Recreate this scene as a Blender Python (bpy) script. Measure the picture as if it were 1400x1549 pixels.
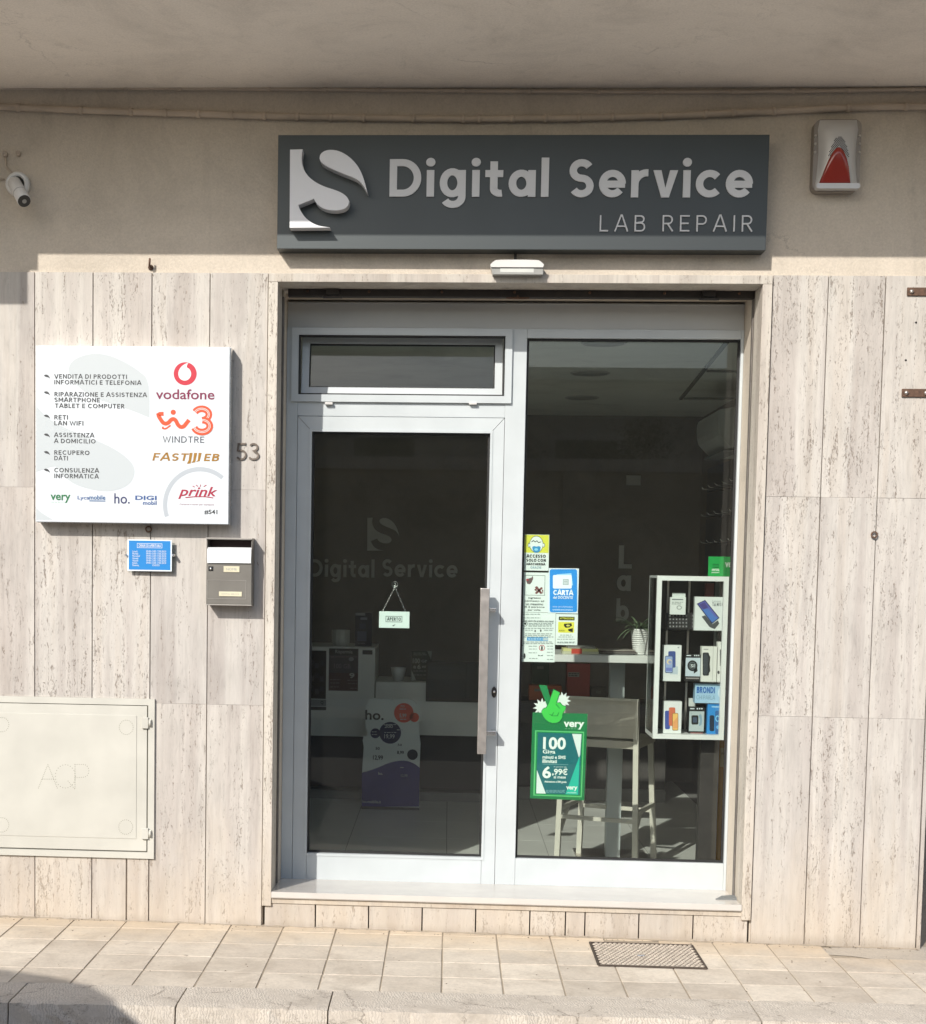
import bpy, bmesh, math, random
from mathutils import Vector, Matrix
import numpy as np

for o in list(bpy.data.objects):
    bpy.data.objects.remove(o)
scene = bpy.context.scene
COL = scene.collection
R = math.radians
rng = random.Random(7)

# ------------------------------------------------------------------ camera
EYE = 1.717                      # camera height above the pavement at the wall foot
FPX, DIST = 2250.0, 2250.0 / 326  # focal length in photo pixels, metres to the wall face
YAW, PITCH, ROLL, PPX, PPY = -0.0568128892, -0.0717232692, 0.01553123, 547.78377, 1016.19768
_cy, _sy, _cp, _sp = math.cos(YAW), math.sin(YAW), math.cos(PITCH), math.sin(PITCH)
FW = Vector((_sy * _cp, _cy * _cp, _sp))
_r0 = Vector((_cy, -_sy, 0)); _u0 = _r0.cross(FW)
RT = math.cos(ROLL) * _r0 + math.sin(ROLL) * _u0
UP = -math.sin(ROLL) * _r0 + math.cos(ROLL) * _u0
cd = bpy.data.cameras.new('camera')
cd.sensor_fit = 'VERTICAL'; cd.sensor_height = 36; cd.lens = FPX / 1549 * 36
cd.shift_x = (700 - PPX) / 1549; cd.shift_y = (PPY - 774.5) / 1549
cd.clip_start = 0.05; cd.clip_end = 500
cam = bpy.data.objects.new('camera', cd); COL.objects.link(cam)
mw = Matrix.Identity(4)
for i in range(3):
    mw[i][0] = RT[i]; mw[i][1] = UP[i]; mw[i][2] = -FW[i]
mw[0][3], mw[1][3], mw[2][3] = 0, -DIST, EYE
cam.matrix_world = mw
scene.camera = cam

# ------------------------------------------------------------------ light
SX, SZ = 0.485, 0.678              # sun: metres right / down per metre towards the wall
to_sun = Vector((-SX, -1, SZ)).normalized()
elev = math.asin(to_sun.z); azim = math.atan2(to_sun.x, to_sun.y)
world = bpy.data.worlds.new('World'); scene.world = world; world.use_nodes = True
wn = world.node_tree.nodes; wl = world.node_tree.links
bg = wn['Background']
sky = wn.new('ShaderNodeTexSky'); sky.sky_type = 'NISHITA'; sky.sun_disc = False
sky.sun_elevation = elev; sky.sun_rotation = azim
sky.air_density = 1.0; sky.dust_density = 1.5; sky.ozone_density = 1.0
wl.new(sky.outputs[0], bg.inputs[0]); bg.inputs[1].default_value = 0.14
sd = bpy.data.lights.new('sun', 'SUN'); sd.energy = 3.6; sd.angle = R(0.5); sd.color = (1.0, 0.95, 0.88)
sun = bpy.data.objects.new('sun', sd); COL.objects.link(sun)
sun.rotation_euler = to_sun.to_track_quat('Z', 'Y').to_euler(); sun.location = to_sun * 30
scene.view_settings.view_transform = 'Standard'; scene.view_settings.look = 'None'
scene.view_settings.exposure = 0.34; scene.view_settings.gamma = 1.0
scene.view_settings.use_curve_mapping = False
try:
    scene.cycles.use_denoising = True
    scene.cycles.max_bounces = 10; scene.cycles.diffuse_bounces = 5; scene.cycles.transparent_max_bounces = 16
except Exception:
    pass

# ------------------------------------------------------------------ helpers
def W(px, py, d=0.0):
    """photo pixel -> (x, z) on the vertical plane y = d (wall face is y = 0)"""
    v = FW + (px - PPX) / FPX * RT - (py - PPY) / FPX * UP
    t = (DIST + d) / v.y
    return v.x * t, v.z * t + EYE
def P3(px, py, d=0.0):
    x, z = W(px, py, d); return Vector((x, d, z))
GM = -0.00635
def gz(x): return GM * max(-6, min(6, x))
def rect(px0, py0, px1, py1, d=0.0):
    ym, xm = (py0 + py1) / 2, (px0 + px1) / 2
    return W(px0, ym, d)[0], W(px1, ym, d)[0], W(xm, py1, d)[1], W(xm, py0, d)[1]   # x0,x1,z0,z1
def zm(ox, oy, s):
    return lambda pts: [(ox + x / s, oy + y / s) for x, y in pts]

def lin(c):
    if isinstance(c, str):
        c = tuple(int(c[i:i + 2], 16) for i in (0, 2, 4))
        f = lambda v: v / 255 / 12.92 if v / 255 <= 0.04045 else ((v / 255 + 0.055) / 1.055) ** 2.4
        return tuple(f(v) for v in c)
    return c
MATS = {}
def M(name, col=None, rough=0.5, metal=0.0, var=0.06, vs=8.0, bump=0.0, bs=60.0, emit=0, coat=0.0, spec=0.5):
    if name in MATS: return MATS[name]
    m = bpy.data.materials.new(name); m.use_nodes = True
    nt = m.node_tree; n = nt.nodes; l = nt.links; b = n['Principled BSDF']
    c = lin(col)
    b.inputs['Roughness'].default_value = rough; b.inputs['Metallic'].default_value = metal
    b.inputs['Specular IOR Level'].default_value = spec
    b.inputs['Base Color'].default_value = (*c, 1)
    if coat: b.inputs['Coat Weight'].default_value = coat
    if var or bump:
        tc = n.new('ShaderNodeTexCoord')
    if var:
        t = n.new('ShaderNodeTexNoise'); t.inputs['Scale'].default_value = vs; t.inputs['Detail'].default_value = 5
        l.new(tc.outputs['Object'], t.inputs['Vector'])
        mr = n.new('ShaderNodeMapRange'); mr.inputs[1].default_value = 0.3; mr.inputs[2].default_value = 0.7
        mr.inputs[3].default_value = 1 - var; mr.inputs[4].default_value = 1 + var
        l.new(t.outputs['Fac'], mr.inputs[0])
        mx = n.new('ShaderNodeVectorMath'); mx.operation = 'SCALE'; mx.inputs[0].default_value = c
        l.new(mr.outputs[0], mx.inputs['Scale']); l.new(mx.outputs[0], b.inputs['Base Color'])
        mr2 = n.new('ShaderNodeMapRange'); mr2.inputs[3].default_value = max(0, rough - 0.08); mr2.inputs[4].default_value = min(1, rough + 0.08)
        l.new(t.outputs['Fac'], mr2.inputs[0]); l.new(mr2.outputs[0], b.inputs['Roughness'])
    if bump:
        t2 = n.new('ShaderNodeTexNoise'); t2.inputs['Scale'].default_value = bs; t2.inputs['Detail'].default_value = 6
        l.new(tc.outputs['Object'], t2.inputs['Vector'])
        bp = n.new('ShaderNodeBump'); bp.inputs['Strength'].default_value = bump; bp.inputs['Distance'].default_value = 0.004
        l.new(t2.outputs['Fac'], bp.inputs['Height']); l.new(bp.outputs[0], b.inputs['Normal'])
    MATS[name] = m
    return m

class MB:
    """collects shapes; build() links them as ONE mesh object"""
    def __init__(s): s.bm = bmesh.new()
    def box(s, x0, x1, y0, y1, z0, z1, bev=0.0):
        v = [s.bm.verts.new((x, y, z)) for x in (x0, x1) for y in (y0, y1) for z in (z0, z1)]
        fs = [(0, 1, 3, 2), (4, 6, 7, 5), (0, 4, 5, 1), (2, 3, 7, 6), (0, 2, 6, 4), (1, 5, 7, 3)]
        F = [s.bm.faces.new([v[i] for i in f]) for f in fs]
        if bev > 0:
            E = list({e for f in F for e in f.edges})
            bmesh.ops.bevel(s.bm, geom=E, offset=bev, segments=2, affect='EDGES', profile=0.6)
        return s
    def obox(s, c, ax, ay, az, hx, hy, hz, bev=0.0):
        n0 = len(s.bm.verts); tmp = MB().box(-hx, hx, -hy, hy, -hz, hz, bev)
        mat = Matrix((( ax[0], ay[0], az[0], c[0]), (ax[1], ay[1], az[1], c[1]), (ax[2], ay[2], az[2], c[2]), (0, 0, 0, 1)))
        tmp.bm.transform(mat); s.merge(tmp); return s
    def merge(s, o):
        me = bpy.data.meshes.new('t'); o.bm.to_mesh(me); o.bm.free(); s.bm.from_mesh(me); bpy.data.meshes.remove(me); return s
    def bar(s, a, b, w, t=None, up=(0, 0, 1), bev=0.0):
        a, b = Vector(a), Vector(b); t = t or w; d = (b - a); L = d.length; d.normalize(); u = Vector(up)
        if abs(d.dot(u)) > 0.95: u = Vector((0, 1, 0))
        sx = d.cross(u).normalized(); u2 = sx.cross(d)
        return s.obox((a + b) / 2, sx, d, u2, w / 2, L / 2, t / 2, bev)
    def prism(s, pts, y0, y1):
        """polygon of (x, z) extruded from y0 (front) to y1 (back)"""
        a = sum(pts[i][0] * pts[(i + 1) % len(pts)][1] - pts[(i + 1) % len(pts)][0] * pts[i][1] for i in range(len(pts)))
        if a < 0: pts = pts[::-1]
        A = [s.bm.verts.new((x, y0, z)) for x, z in pts]; B = [s.bm.verts.new((x, y1, z)) for x, z in pts]
        s.bm.faces.new(A); s.bm.faces.new(B[::-1]); n = len(A)
        for i in range(n): s.bm.faces.new((A[i], B[i], B[(i + 1) % n], A[(i + 1) % n]))
        return s
    def flat(s, pts, y):
        a = sum(pts[i][0] * pts[(i + 1) % len(pts)][1] - pts[(i + 1) % len(pts)][0] * pts[i][1] for i in range(len(pts)))
        if a < 0: pts = pts[::-1]
        s.bm.faces.new([s.bm.verts.new((x, y, z)) for x, z in pts]); return s
    def tube(s, pts, r, n=8, closed=False, caps=True):
        pts = [Vector(p) for p in pts]; N = len(pts); rings = []
        rr = r if isinstance(r, (list, tuple)) else [r] * N
        prev = None
        for i in range(N):
            if closed: d = pts[(i + 1) % N] - pts[i - 1]
            else: d = pts[min(i + 1, N - 1)] - pts[max(i - 1, 0)]
            d.normalize()
            if prev is None:
                u = Vector((0, 0, 1)) if abs(d.z) < 0.9 else Vector((1, 0, 0)); u = (u - d * u.dot(d)).normalized()
            else: u = (prev - d * prev.dot(d)).normalized()
            prev = u; w = d.cross(u)
            rings.append([s.bm.verts.new(pts[i] + rr[i] * (math.cos(2 * math.pi * k / n) * u + math.sin(2 * math.pi * k / n) * w)) for k in range(n)])
        for i in range(N if closed else N - 1):
            A, B = rings[i], rings[(i + 1) % N]
            for k in range(n):
                f = s.bm.faces.new((A[k], A[(k + 1) % n], B[(k + 1) % n], B[k])); f.smooth = True
        if caps and not closed:
            s.bm.faces.new(rings[0][::-1]); s.bm.faces.new(rings[-1])
        return s
    def lathe(s, prof, c=(0, 0, 0), axis='z', n=24, smooth=True, ribs=0, ribd=0):
        rings = []
        for r_, h in prof:
            ring = []
            for k in range(n):
                a = 2 * math.pi * k / n; q = r_ * (1 + (ribd * math.cos(ribs * a) if ribs else 0))
                p = (q * math.cos(a), q * math.sin(a), h)
                if axis == 'y': p = (p[0], h, p[1])
                elif axis == 'x': p = (h, p[0], p[1])
                ring.append(s.bm.verts.new((p[0] + c[0], p[1] + c[1], p[2] + c[2])))
            rings.append(ring)
        for A, B in zip(rings, rings[1:]):
            for k in range(n):
                f = s.bm.faces.new((A[k], A[(k + 1) % n], B[(k + 1) % n], B[k])); f.smooth = smooth
        for ring in (rings[0], rings[-1]):
            if (ring[0].co - ring[n // 2].co).length > 1e-5: s.bm.faces.new(ring)
        return s
    def rot(s, ang, axis, c):
        bmesh.ops.rotate(s.bm, verts=s.bm.verts, cent=c, matrix=Matrix.Rotation(ang, 3, axis)); return s
    def build(s, name, mat, parent=None, smooth=False):
        bmesh.ops.recalc_face_normals(s.bm, faces=s.bm.faces)
        me = bpy.data.meshes.new(name)
        if parent is not None and parent.get('_o') is not None:
            o_ = Vector(parent['_o']); s.bm.transform(Matrix.Translation(-o_))
        s.bm.to_mesh(me); s.bm.free()
        if smooth:
            for p in me.polygons: p.use_smooth = True
        o = bpy.data.objects.new(name, me); COL.objects.link(o)
        me.materials.append(mat if not isinstance(mat, str) else MATS[mat])
        if parent is not None: o.parent = parent
        return o
def ring_rect(x0, x1, z0, z1, w, y0, y1, bev=0.0):
    """four mitred bars forming a rectangular frame, w wide"""
    m = MB()
    i0, i1, k0, k1 = x0 + w, x1 - w, z0 + w, z1 - w
    for q in ([(x0, z0), (x1, z0), (i1, k0), (i0, k0)], [(x0, z1), (i0, k1), (i1, k1), (x1, z1)],
              [(x0, z0), (i0, k0), (i0, k1), (x0, z1)], [(x1, z0), (x1, z1), (i1, k1), (i1, k0)]):
        m.prism(q, y0, y1)
    return m
def tag(o, label=None, cat=None, group=None, kind=None):
    if label: o['label'] = label
    if cat: o['category'] = cat
    if group: o['group'] = group
    if kind: o['kind'] = kind
    return o
def thing(name, label, cat, loc=(0, 0, 0), group=None):
    """an Empty at the thing's base; parts are given in world coordinates and stored relative to it"""
    o = bpy.data.objects.new(name, None); COL.objects.link(o); o.location = loc; o.empty_display_size = 0.05
    o['_o'] = tuple(loc)
    return tag(o, label, cat, group)
def struct(name, mb, mat, parent=None):
    o = mb.build(name, mat, parent)
    if parent is None: o['kind'] = 'structure'
    return o
def sub(mb, name, mat, part, root):
    """sub-part: child of a part whose mesh is already relative to root"""
    o_ = Vector(root['_o']); mb.bm.transform(Matrix.Translation(-o_))
    o = mb.build(name, mat, None); o.parent = part; return o
def chaikin(pts, n=2, ang=50):
    for _ in range(n):
        out = []; N = len(pts)
        for i in range(N):
            a, b, c = Vector(pts[i - 1]), Vector(pts[i]), Vector(pts[(i + 1) % N])
            u, v = b - a, c - b
            k = math.degrees(abs(u.angle(v, 0))) if u.length > 1e-9 and v.length > 1e-9 else 0
            if k > ang: out.append(tuple(b))
            else: out += [tuple(b * .75 + a * .25), tuple(b * .75 + c * .25)]
        pts = out
    return pts
def onplane(pts, d): return [W(x, y, d) for x, y in pts]
def circ(cx, cy, r, n=28, ry=None, a0=0, a1=360):
    full = abs(a1 - a0) >= 360
    return [(cx + r * math.cos(R(a0 + (a1 - a0) * k / (n if full else n - 1))), cy + (ry or r) * math.sin(R(a0 + (a1 - a0) * k / (n if full else n - 1)))) for k in range(n)]

# ---- a plain geometric stroke alphabet (cap height 1)
def A_(cx, cy, rx, ry, a0, a1, n=14): return [(cx + rx * math.cos(R(a0 + (a1 - a0) * k / n)), cy + ry * math.sin(R(a0 + (a1 - a0) * k / n))) for k in range(n + 1)]
def glyph(c, w):
    h = w / 2; t = 1 - h
    def S_(x, wd, y0, y1):
        cy = (y0 + y1) / 2; r = (y1 - y0) / 4; k = wd / 2 - h
        up = A_(x + wd / 2, y1 - h - (r - h / 2), k, r - h / 2, 30, 270, 16); dn = A_(x + wd / 2, y0 + h + (r - h / 2), k, r - h / 2, 90, -150, 16)
        return up + dn[1:]
    G = {
     'A': (.78, [[(0, 0), (.36, 1), (.42, 1), (.78, 0)], [(.15, .32), (.63, .32)]]),
     'B': (.66, [[(h, 0), (h, 1)], [(h, t)] + A_(.36, .76, .2, .24 - h, 90, -90) + [(h, .52)], [(h, .52)] + A_(.38, .26 + h / 2, .25 - h / 2, .26 - h / 2, 90, -90) + [(h, h)]]),
     'C': (.8, [A_(.44, .5, .44 - h, .5 - h, 42, 318, 24)]),
     'D': (.78, [[(h, 0), (h, 1)], [(h, t)] + A_(.32, .5, .46 - h, .5 - h, 90, -90, 20) + [(h, h)]]),
     'E': (.58, [[(h, 0), (h, 1)], [(h, t), (.58, t)], [(h, .5), (.52, .5)], [(h, h), (.58, h)]]),
     'F': (.56, [[(h, 0), (h, 1)], [(h, t), (.56, t)], [(h, .5), (.5, .5)]]),
     'G': (.84, [A_(.44, .5, .44 - h, .5 - h, 42, 340, 24), [(.48, .45), (.84, .45)]]),
     'H': (.74, [[(h, 0), (h, 1)], [(.74 - h, 0), (.74 - h, 1)], [(h, .5), (.74 - h, .5)]]),
     'I': (w, [[(h, 0), (h, 1)]]),
     'K': (.68, [[(h, 0), (h, 1)], [(h, .4), (.6, 1)], [(.25, .55), (.66, 0)]]),
     'L': (.52, [[(h, 1), (h, 0)], [(h, h), (.52, h)]]),
     'M': (.9, [[(h, 0), (h, 1)], [(h, 1), (.45, .3), (.9 - h, 1)], [(.9 - h, 1), (.9 - h, 0)]]),
     'N': (.76, [[(h, 0), (h, 1)], [(h, .97), (.76 - h, .03)], [(.76 - h, 0), (.76 - h, 1)]]),
     'O': (.92, [A_(.46, .5, .46 - h, .5 - h, 0, 360, 32)]),
     'P': (.62, [[(h, 0), (h, 1)], [(h, t)] + A_(.34, .71, .28 - h, .29 - h, 90, -90) + [(h, .42 + h)]]),
     'Q': (.92, [A_(.46, .5, .46 - h, .5 - h, 0, 360, 32), [(.58, .28), (.86, -.02)]]),
     'R': (.64, [[(h, 0), (h, 1)], [(h, t)] + A_(.34, .72, .28 - h, .28 - h, 90, -90) + [(h, .44 + h)], [(.32, .46), (.62, 0)]]),
     'S': (.62, [S_(0, .62, 0, 1)]),
     'T': (.66, [[(.33, 0), (.33, 1)], [(0, t), (.66, t)]]),
     'U': (.72, [[(h, 1)] + A_(.36, .36, .36 - h, .36 - h, 180, 360) + [(.72 - h, 1)]]),
     'V': (.76, [[(.02, 1), (.36, .02), (.4, .02), (.74, 1)]]),
     'W': (1.1, [[(.02, 1), (.28, .03), (.55, .9), (.82, .03), (1.08, 1)]]),
     'Z': (.62, [[(0, t), (.58, t), (.04, h), (.62, h)]]),
     'i': (w, [[(h, 0), (h, .71)]]), 'l': (w, [[(h, 0), (h, 1.04)]]),
     'g': (.66, [A_(.31, .37, .31 - h, .34 - h / 2, 0, 360, 26), [(.64 - h, .71)] + A_(.33, 0.0, .31 - h, .3 - h, 0, -150, 14)]),
     'a': (.66, [A_(.31, .36, .31 - h, .36 - h, 0, 360, 26), [(.66 - h, 0), (.66 - h, .71)]]),
     't': (.44, [[(.12 + h, .94), (.12 + h, .22)] + A_(.12 + h + .16, .22, .16, .22 - h, 180, 285, 8), [(0, .71 - h), (.44, .71 - h)]]),
     'e': (.68, [A_(.34, .36, .34 - h, .36 - h, 0, 322, 24), [(h * .6, .345), (.68 - h * .2, .345)]]),
     'r': (.42, [[(h, 0), (h, .71)], [(h, .3)] + A_(.40, .34, .40 - h, .36 - h * .6, 170, 85, 8)]),
     'v': (.62, [('poly', [(0, .71), (.2, .71), (.31, .24), (.42, .71), (.62, .71), (.405, 0), (.215, 0)])]),
     'c': (.62, [A_(.35, .36, .35 - h, .36 - h, 42, 318, 22)]),
     'b': (.66, [[(h, 0), (h, 1.04)], A_(.35, .36, .31 - h, .36 - h, 0, 360, 26)]),
     '3': (.6, [A_(.28, .745, .26 - h, .255 - h, 150, -90, 12) + A_(.28, .27, .32 - h, .27 - h, 90, -150, 14)[1:]]),
     '5': (.6, [[(.54, t), (.12, t), (.08, .55)] + A_(.28, .31, .31 - h, .31 - h, 120, -150, 16)]),
     "'": (w, [[(h, .75), (h, 1)]]), '.': (w, [[(h, 0), (h, w)]]),
    }
    return G[c]
def stroke_text(mb, s, x0, x1, z0, z1, y, w=0.14, gap=0.2, space=0.42, depth=0.0, skew=0.0, capz=1.0):
    """fills the box x0..x1, z0..z1 with strokes; flat when depth = 0"""
    items = []; cx = 0
    for c in s:
        if c == ' ': cx += space; continue
        g = glyph(c, w); items.append((cx, c, g[1])); cx += g[0] + gap
    tot = cx - gap; sx = (x1 - x0) / tot; sz = (z1 - z0) / capz; k = 0
    for ox, c, strokes in items:
        if c == 'i':
            strokes = strokes + ['dot']
        for st in strokes:
            if st[0] == 'poly':
                poly = [[(a + ox, b) for a, b in st[1]]]
            elif st == 'dot':
                poly = [circ(ox + w / 2, .92, w * .62, 18)]
            else:
                closed = len(st) > 3 and (Vector(st[0]) - Vector(st[-1])).length < 1e-4
                pts = [Vector((a + ox, b)) for a, b in (st[:-1] if closed else st)]; N = len(pts)
                Lf, Rt = [], []
                for i in range(N):
                    if closed: a, b, c2 = pts[i - 1], pts[i], pts[(i + 1) % N]
                    else: a, b, c2 = pts[max(i - 1, 0)], pts[i], pts[min(i + 1, N - 1)]
                    d1 = (b - a).normalized() if (b - a).length > 1e-9 else (c2 - b).normalized()
                    d2 = (c2 - b).normalized() if (c2 - b).length > 1e-9 else d1
                    n1 = Vector((-d1.y, d1.x)); n2 = Vector((-d2.y, d2.x)); nn = n1 + n2
                    nn = nn.normalized() if nn.length > 1e-6 else n1
                    q = w / 2 / max(0.55, nn.dot(n1))
                    Lf.append(b + nn * q); Rt.append(b - nn * q)
                segs = range(N if closed else N - 1)
                poly = [[tuple(Lf[i]), tuple(Rt[i]), tuple(Rt[(i + 1) % N]), tuple(Lf[(i + 1) % N])] for i in segs]
            yy = y - 0.00006 * (k % 7); k += 1
            for q in poly:
                pp = [(x0 + (px + skew * pz) * sx, z0 + pz * sz) for px, pz in q]
                if depth: mb.prism(pp, yy, y + depth)
                else: mb.flat(pp, yy)
    return mb
def px_text(s, name, mat, parent, px0, py0, px1, py1, d, lift=0.0012, **kw):
    x0, x1, z0, z1 = rect(px0, py0, px1, py1, d)
    return stroke_text(MB(), s, x0, x1, z0, z1, d - lift, **kw).build(name, mat, parent)
def font_mesh(s, shear=0.0, bold=0.0, spacing=1.0, extrude=0.0):
    cu = bpy.data.curves.new('t', 'FONT'); cu.body = s; cu.shear = shear; cu.offset = bold; cu.space_character = spacing
    cu.extrude = extrude; cu.resolution_u = 3
    ob = bpy.data.objects.new('t', cu); COL.objects.link(ob)
    dg = bpy.context.evaluated_depsgraph_get(); me = bpy.data.meshes.new_from_object(ob.evaluated_get(dg))
    bpy.data.objects.remove(ob); bpy.data.curves.remove(cu); return me
def font_text(s, name, mat, parent, px0, py0, px1, py1, d, lift=0.0012, shear=0, bold=0.0, spacing=1.0, thick=0.0):
    x0, x1, z0, z1 = rect(px0, py0, px1, py1, d)
    return font_box(s, name, mat, parent, x0, x1, z0, z1, d - lift, shear, bold, spacing, thick)
def font_box(s, name, mat, parent, x0, x1, z0, z1, y, shear=0, bold=0.0, spacing=1.0, thick=0.0):
    me = font_mesh(s, shear, bold, spacing, 0.5 if thick else 0)
    co = np.empty(len(me.vertices) * 3); me.vertices.foreach_get('co', co); co = co.reshape(-1, 3)
    mn, mx = co.min(0), co.max(0); o_ = Vector(parent['_o']) if parent is not None and parent.get('_o') is not None else Vector((0, 0, 0))
    new = np.empty_like(co)
    new[:, 0] = x0 + (co[:, 0] - mn[0]) / (mx[0] - mn[0]) * (x1 - x0) - o_.x
    new[:, 2] = z0 + (co[:, 1] - mn[1]) / (mx[1] - mn[1]) * (z1 - z0) - o_.z
    new[:, 1] = y - co[:, 2] * thick - o_.y - (thick / 2 if thick else 0)
    me.vertices.foreach_set('co', new.ravel()); me.update(); me.name = name
    me.materials.clear(); me.materials.append(mat if not isinstance(mat, str) else MATS[mat])
    o = bpy.data.objects.new(name, me); COL.objects.link(o); o.parent = parent
    return o
def px_poly(name, mat, parent, pts, d, lift=0.0008, thick=0.0):
    q = onplane(pts, d); m = MB()
    if thick: m.prism(q, d - lift - thick, d - lift)
    else: m.flat(q, d - lift)
    return m.build(name, mat, parent)
def px_rect(name, mat, parent, px0, py0, px1, py1, d, lift=0.0008, thick=0.0):
    x0, x1, z0, z1 = rect(px0, py0, px1, py1, d); m = MB()
    if thick: m.box(x0, x1, d - lift - thick, d - lift, z0, z1)
    else: m.flat([(x0, z0), (x1, z0), (x1, z1), (x0, z1)], d - lift)
    return m.build(name, mat, parent)
def px_lines(name, mat, parent, rows, d, lift=0.001, seed=1, hgt=1.0):
    """a block of illegible small print: short word bars; rows = (px0, px1, py)"""
    r_ = random.Random(seed); m = MB()
    for a, b, y in rows:
        x = a
        while x < b - 1:
            wd = min(b - x, r_.uniform(2.2, 6.5)); x0, x1, z0, z1 = rect(x, y - hgt, x + wd, y + hgt, d)
            m.flat([(x0, z0), (x1, z0), (x1, z1), (x0, z1)], d - lift); x += wd + 1.1
    return m.build(name, mat, parent)

# ------------------------------------------------------------------ stone, plaster, glass materials
def nodes_of(name):
    m = bpy.data.materials.new(name); m.use_nodes = True; MATS[name] = m
    return m, m.node_tree.nodes, m.node_tree.links, m.node_tree.nodes['Principled BSDF']
def mapping(n, l, scale, rnd=True):
    g = n.new('ShaderNodeNewGeometry'); v = g.outputs['Position']
    if rnd:
        oi = n.new('ShaderNodeObjectInfo'); sc = n.new('ShaderNodeVectorMath'); sc.operation = 'MULTIPLY_ADD'
        cx = n.new('ShaderNodeCombineXYZ')
        for i in range(3): l.new(oi.outputs['Random'], cx.inputs[i])
        sc.inputs[1].default_value = (37.0, 11.0, 23.0); l.new(cx.outputs[0], sc.inputs[0]); l.new(v, sc.inputs[2]); v = sc.outputs[0]
    mp = n.new('ShaderNodeMapping'); mp.inputs['Scale'].default_value = scale; l.new(v, mp.inputs['Vector'])
    return mp.outputs[0]
def noise(n, l, vec, scale=1.0, detail=4, rough=0.55, dist=0.0):
    t = n.new('ShaderNodeTexNoise'); t.inputs['Scale'].default_value = scale; t.inputs['Detail'].default_value = detail
    t.inputs['Roughness'].default_value = rough; t.inputs['Distortion'].default_value = dist; l.new(vec, t.inputs['Vector']); return t.outputs['Fac']
def ramp(n, l, fac, stops):
    r = n.new('ShaderNodeValToRGB'); e = r.color_ramp.elements
    while len(e) < len(stops): e.new(0.5)
    for k, (p, c) in enumerate(stops): e[k].position = p; e[k].color = (*lin(c), 1) if not isinstance(c, (int, float)) else (c, c, c, 1)
    l.new(fac, r.inputs[0]); return r.outputs[0]
def mixc(n, l, fac, a, b, mode='MIX'):
    m = n.new('ShaderNodeMix'); m.data_type = 'RGBA'; m.blend_type = mode
    if isinstance(fac, (int, float)): m.inputs[0].default_value = fac
    else: l.new(fac, m.inputs[0])
    for i, q in ((6, a), (7, b)):
        if isinstance(q, tuple): m.inputs[i].default_value = (*q, 1) if len(q) == 3 else q
        else: l.new(q, m.inputs[i])
    return m.outputs[2]
def math_(n, l, op, a, b=0.0, clamp=False):
    m = n.new('ShaderNodeMath'); m.operation = op; m.use_clamp = clamp
    for i, q in ((0, a), (1, b)):
        if isinstance(q, (int, float)): m.inputs[i].default_value = q
        else: l.new(q, m.inputs[i])
    return m.outputs[0]
def bumpn(n, l, b, hgt, strength, dist=0.003):
    bp = n.new('ShaderNodeBump'); bp.inputs['Strength'].default_value = strength; bp.inputs['Distance'].default_value = dist
    l.new(hgt, bp.inputs['Height']); l.new(bp.outputs[0], b.inputs['Normal'])

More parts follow.
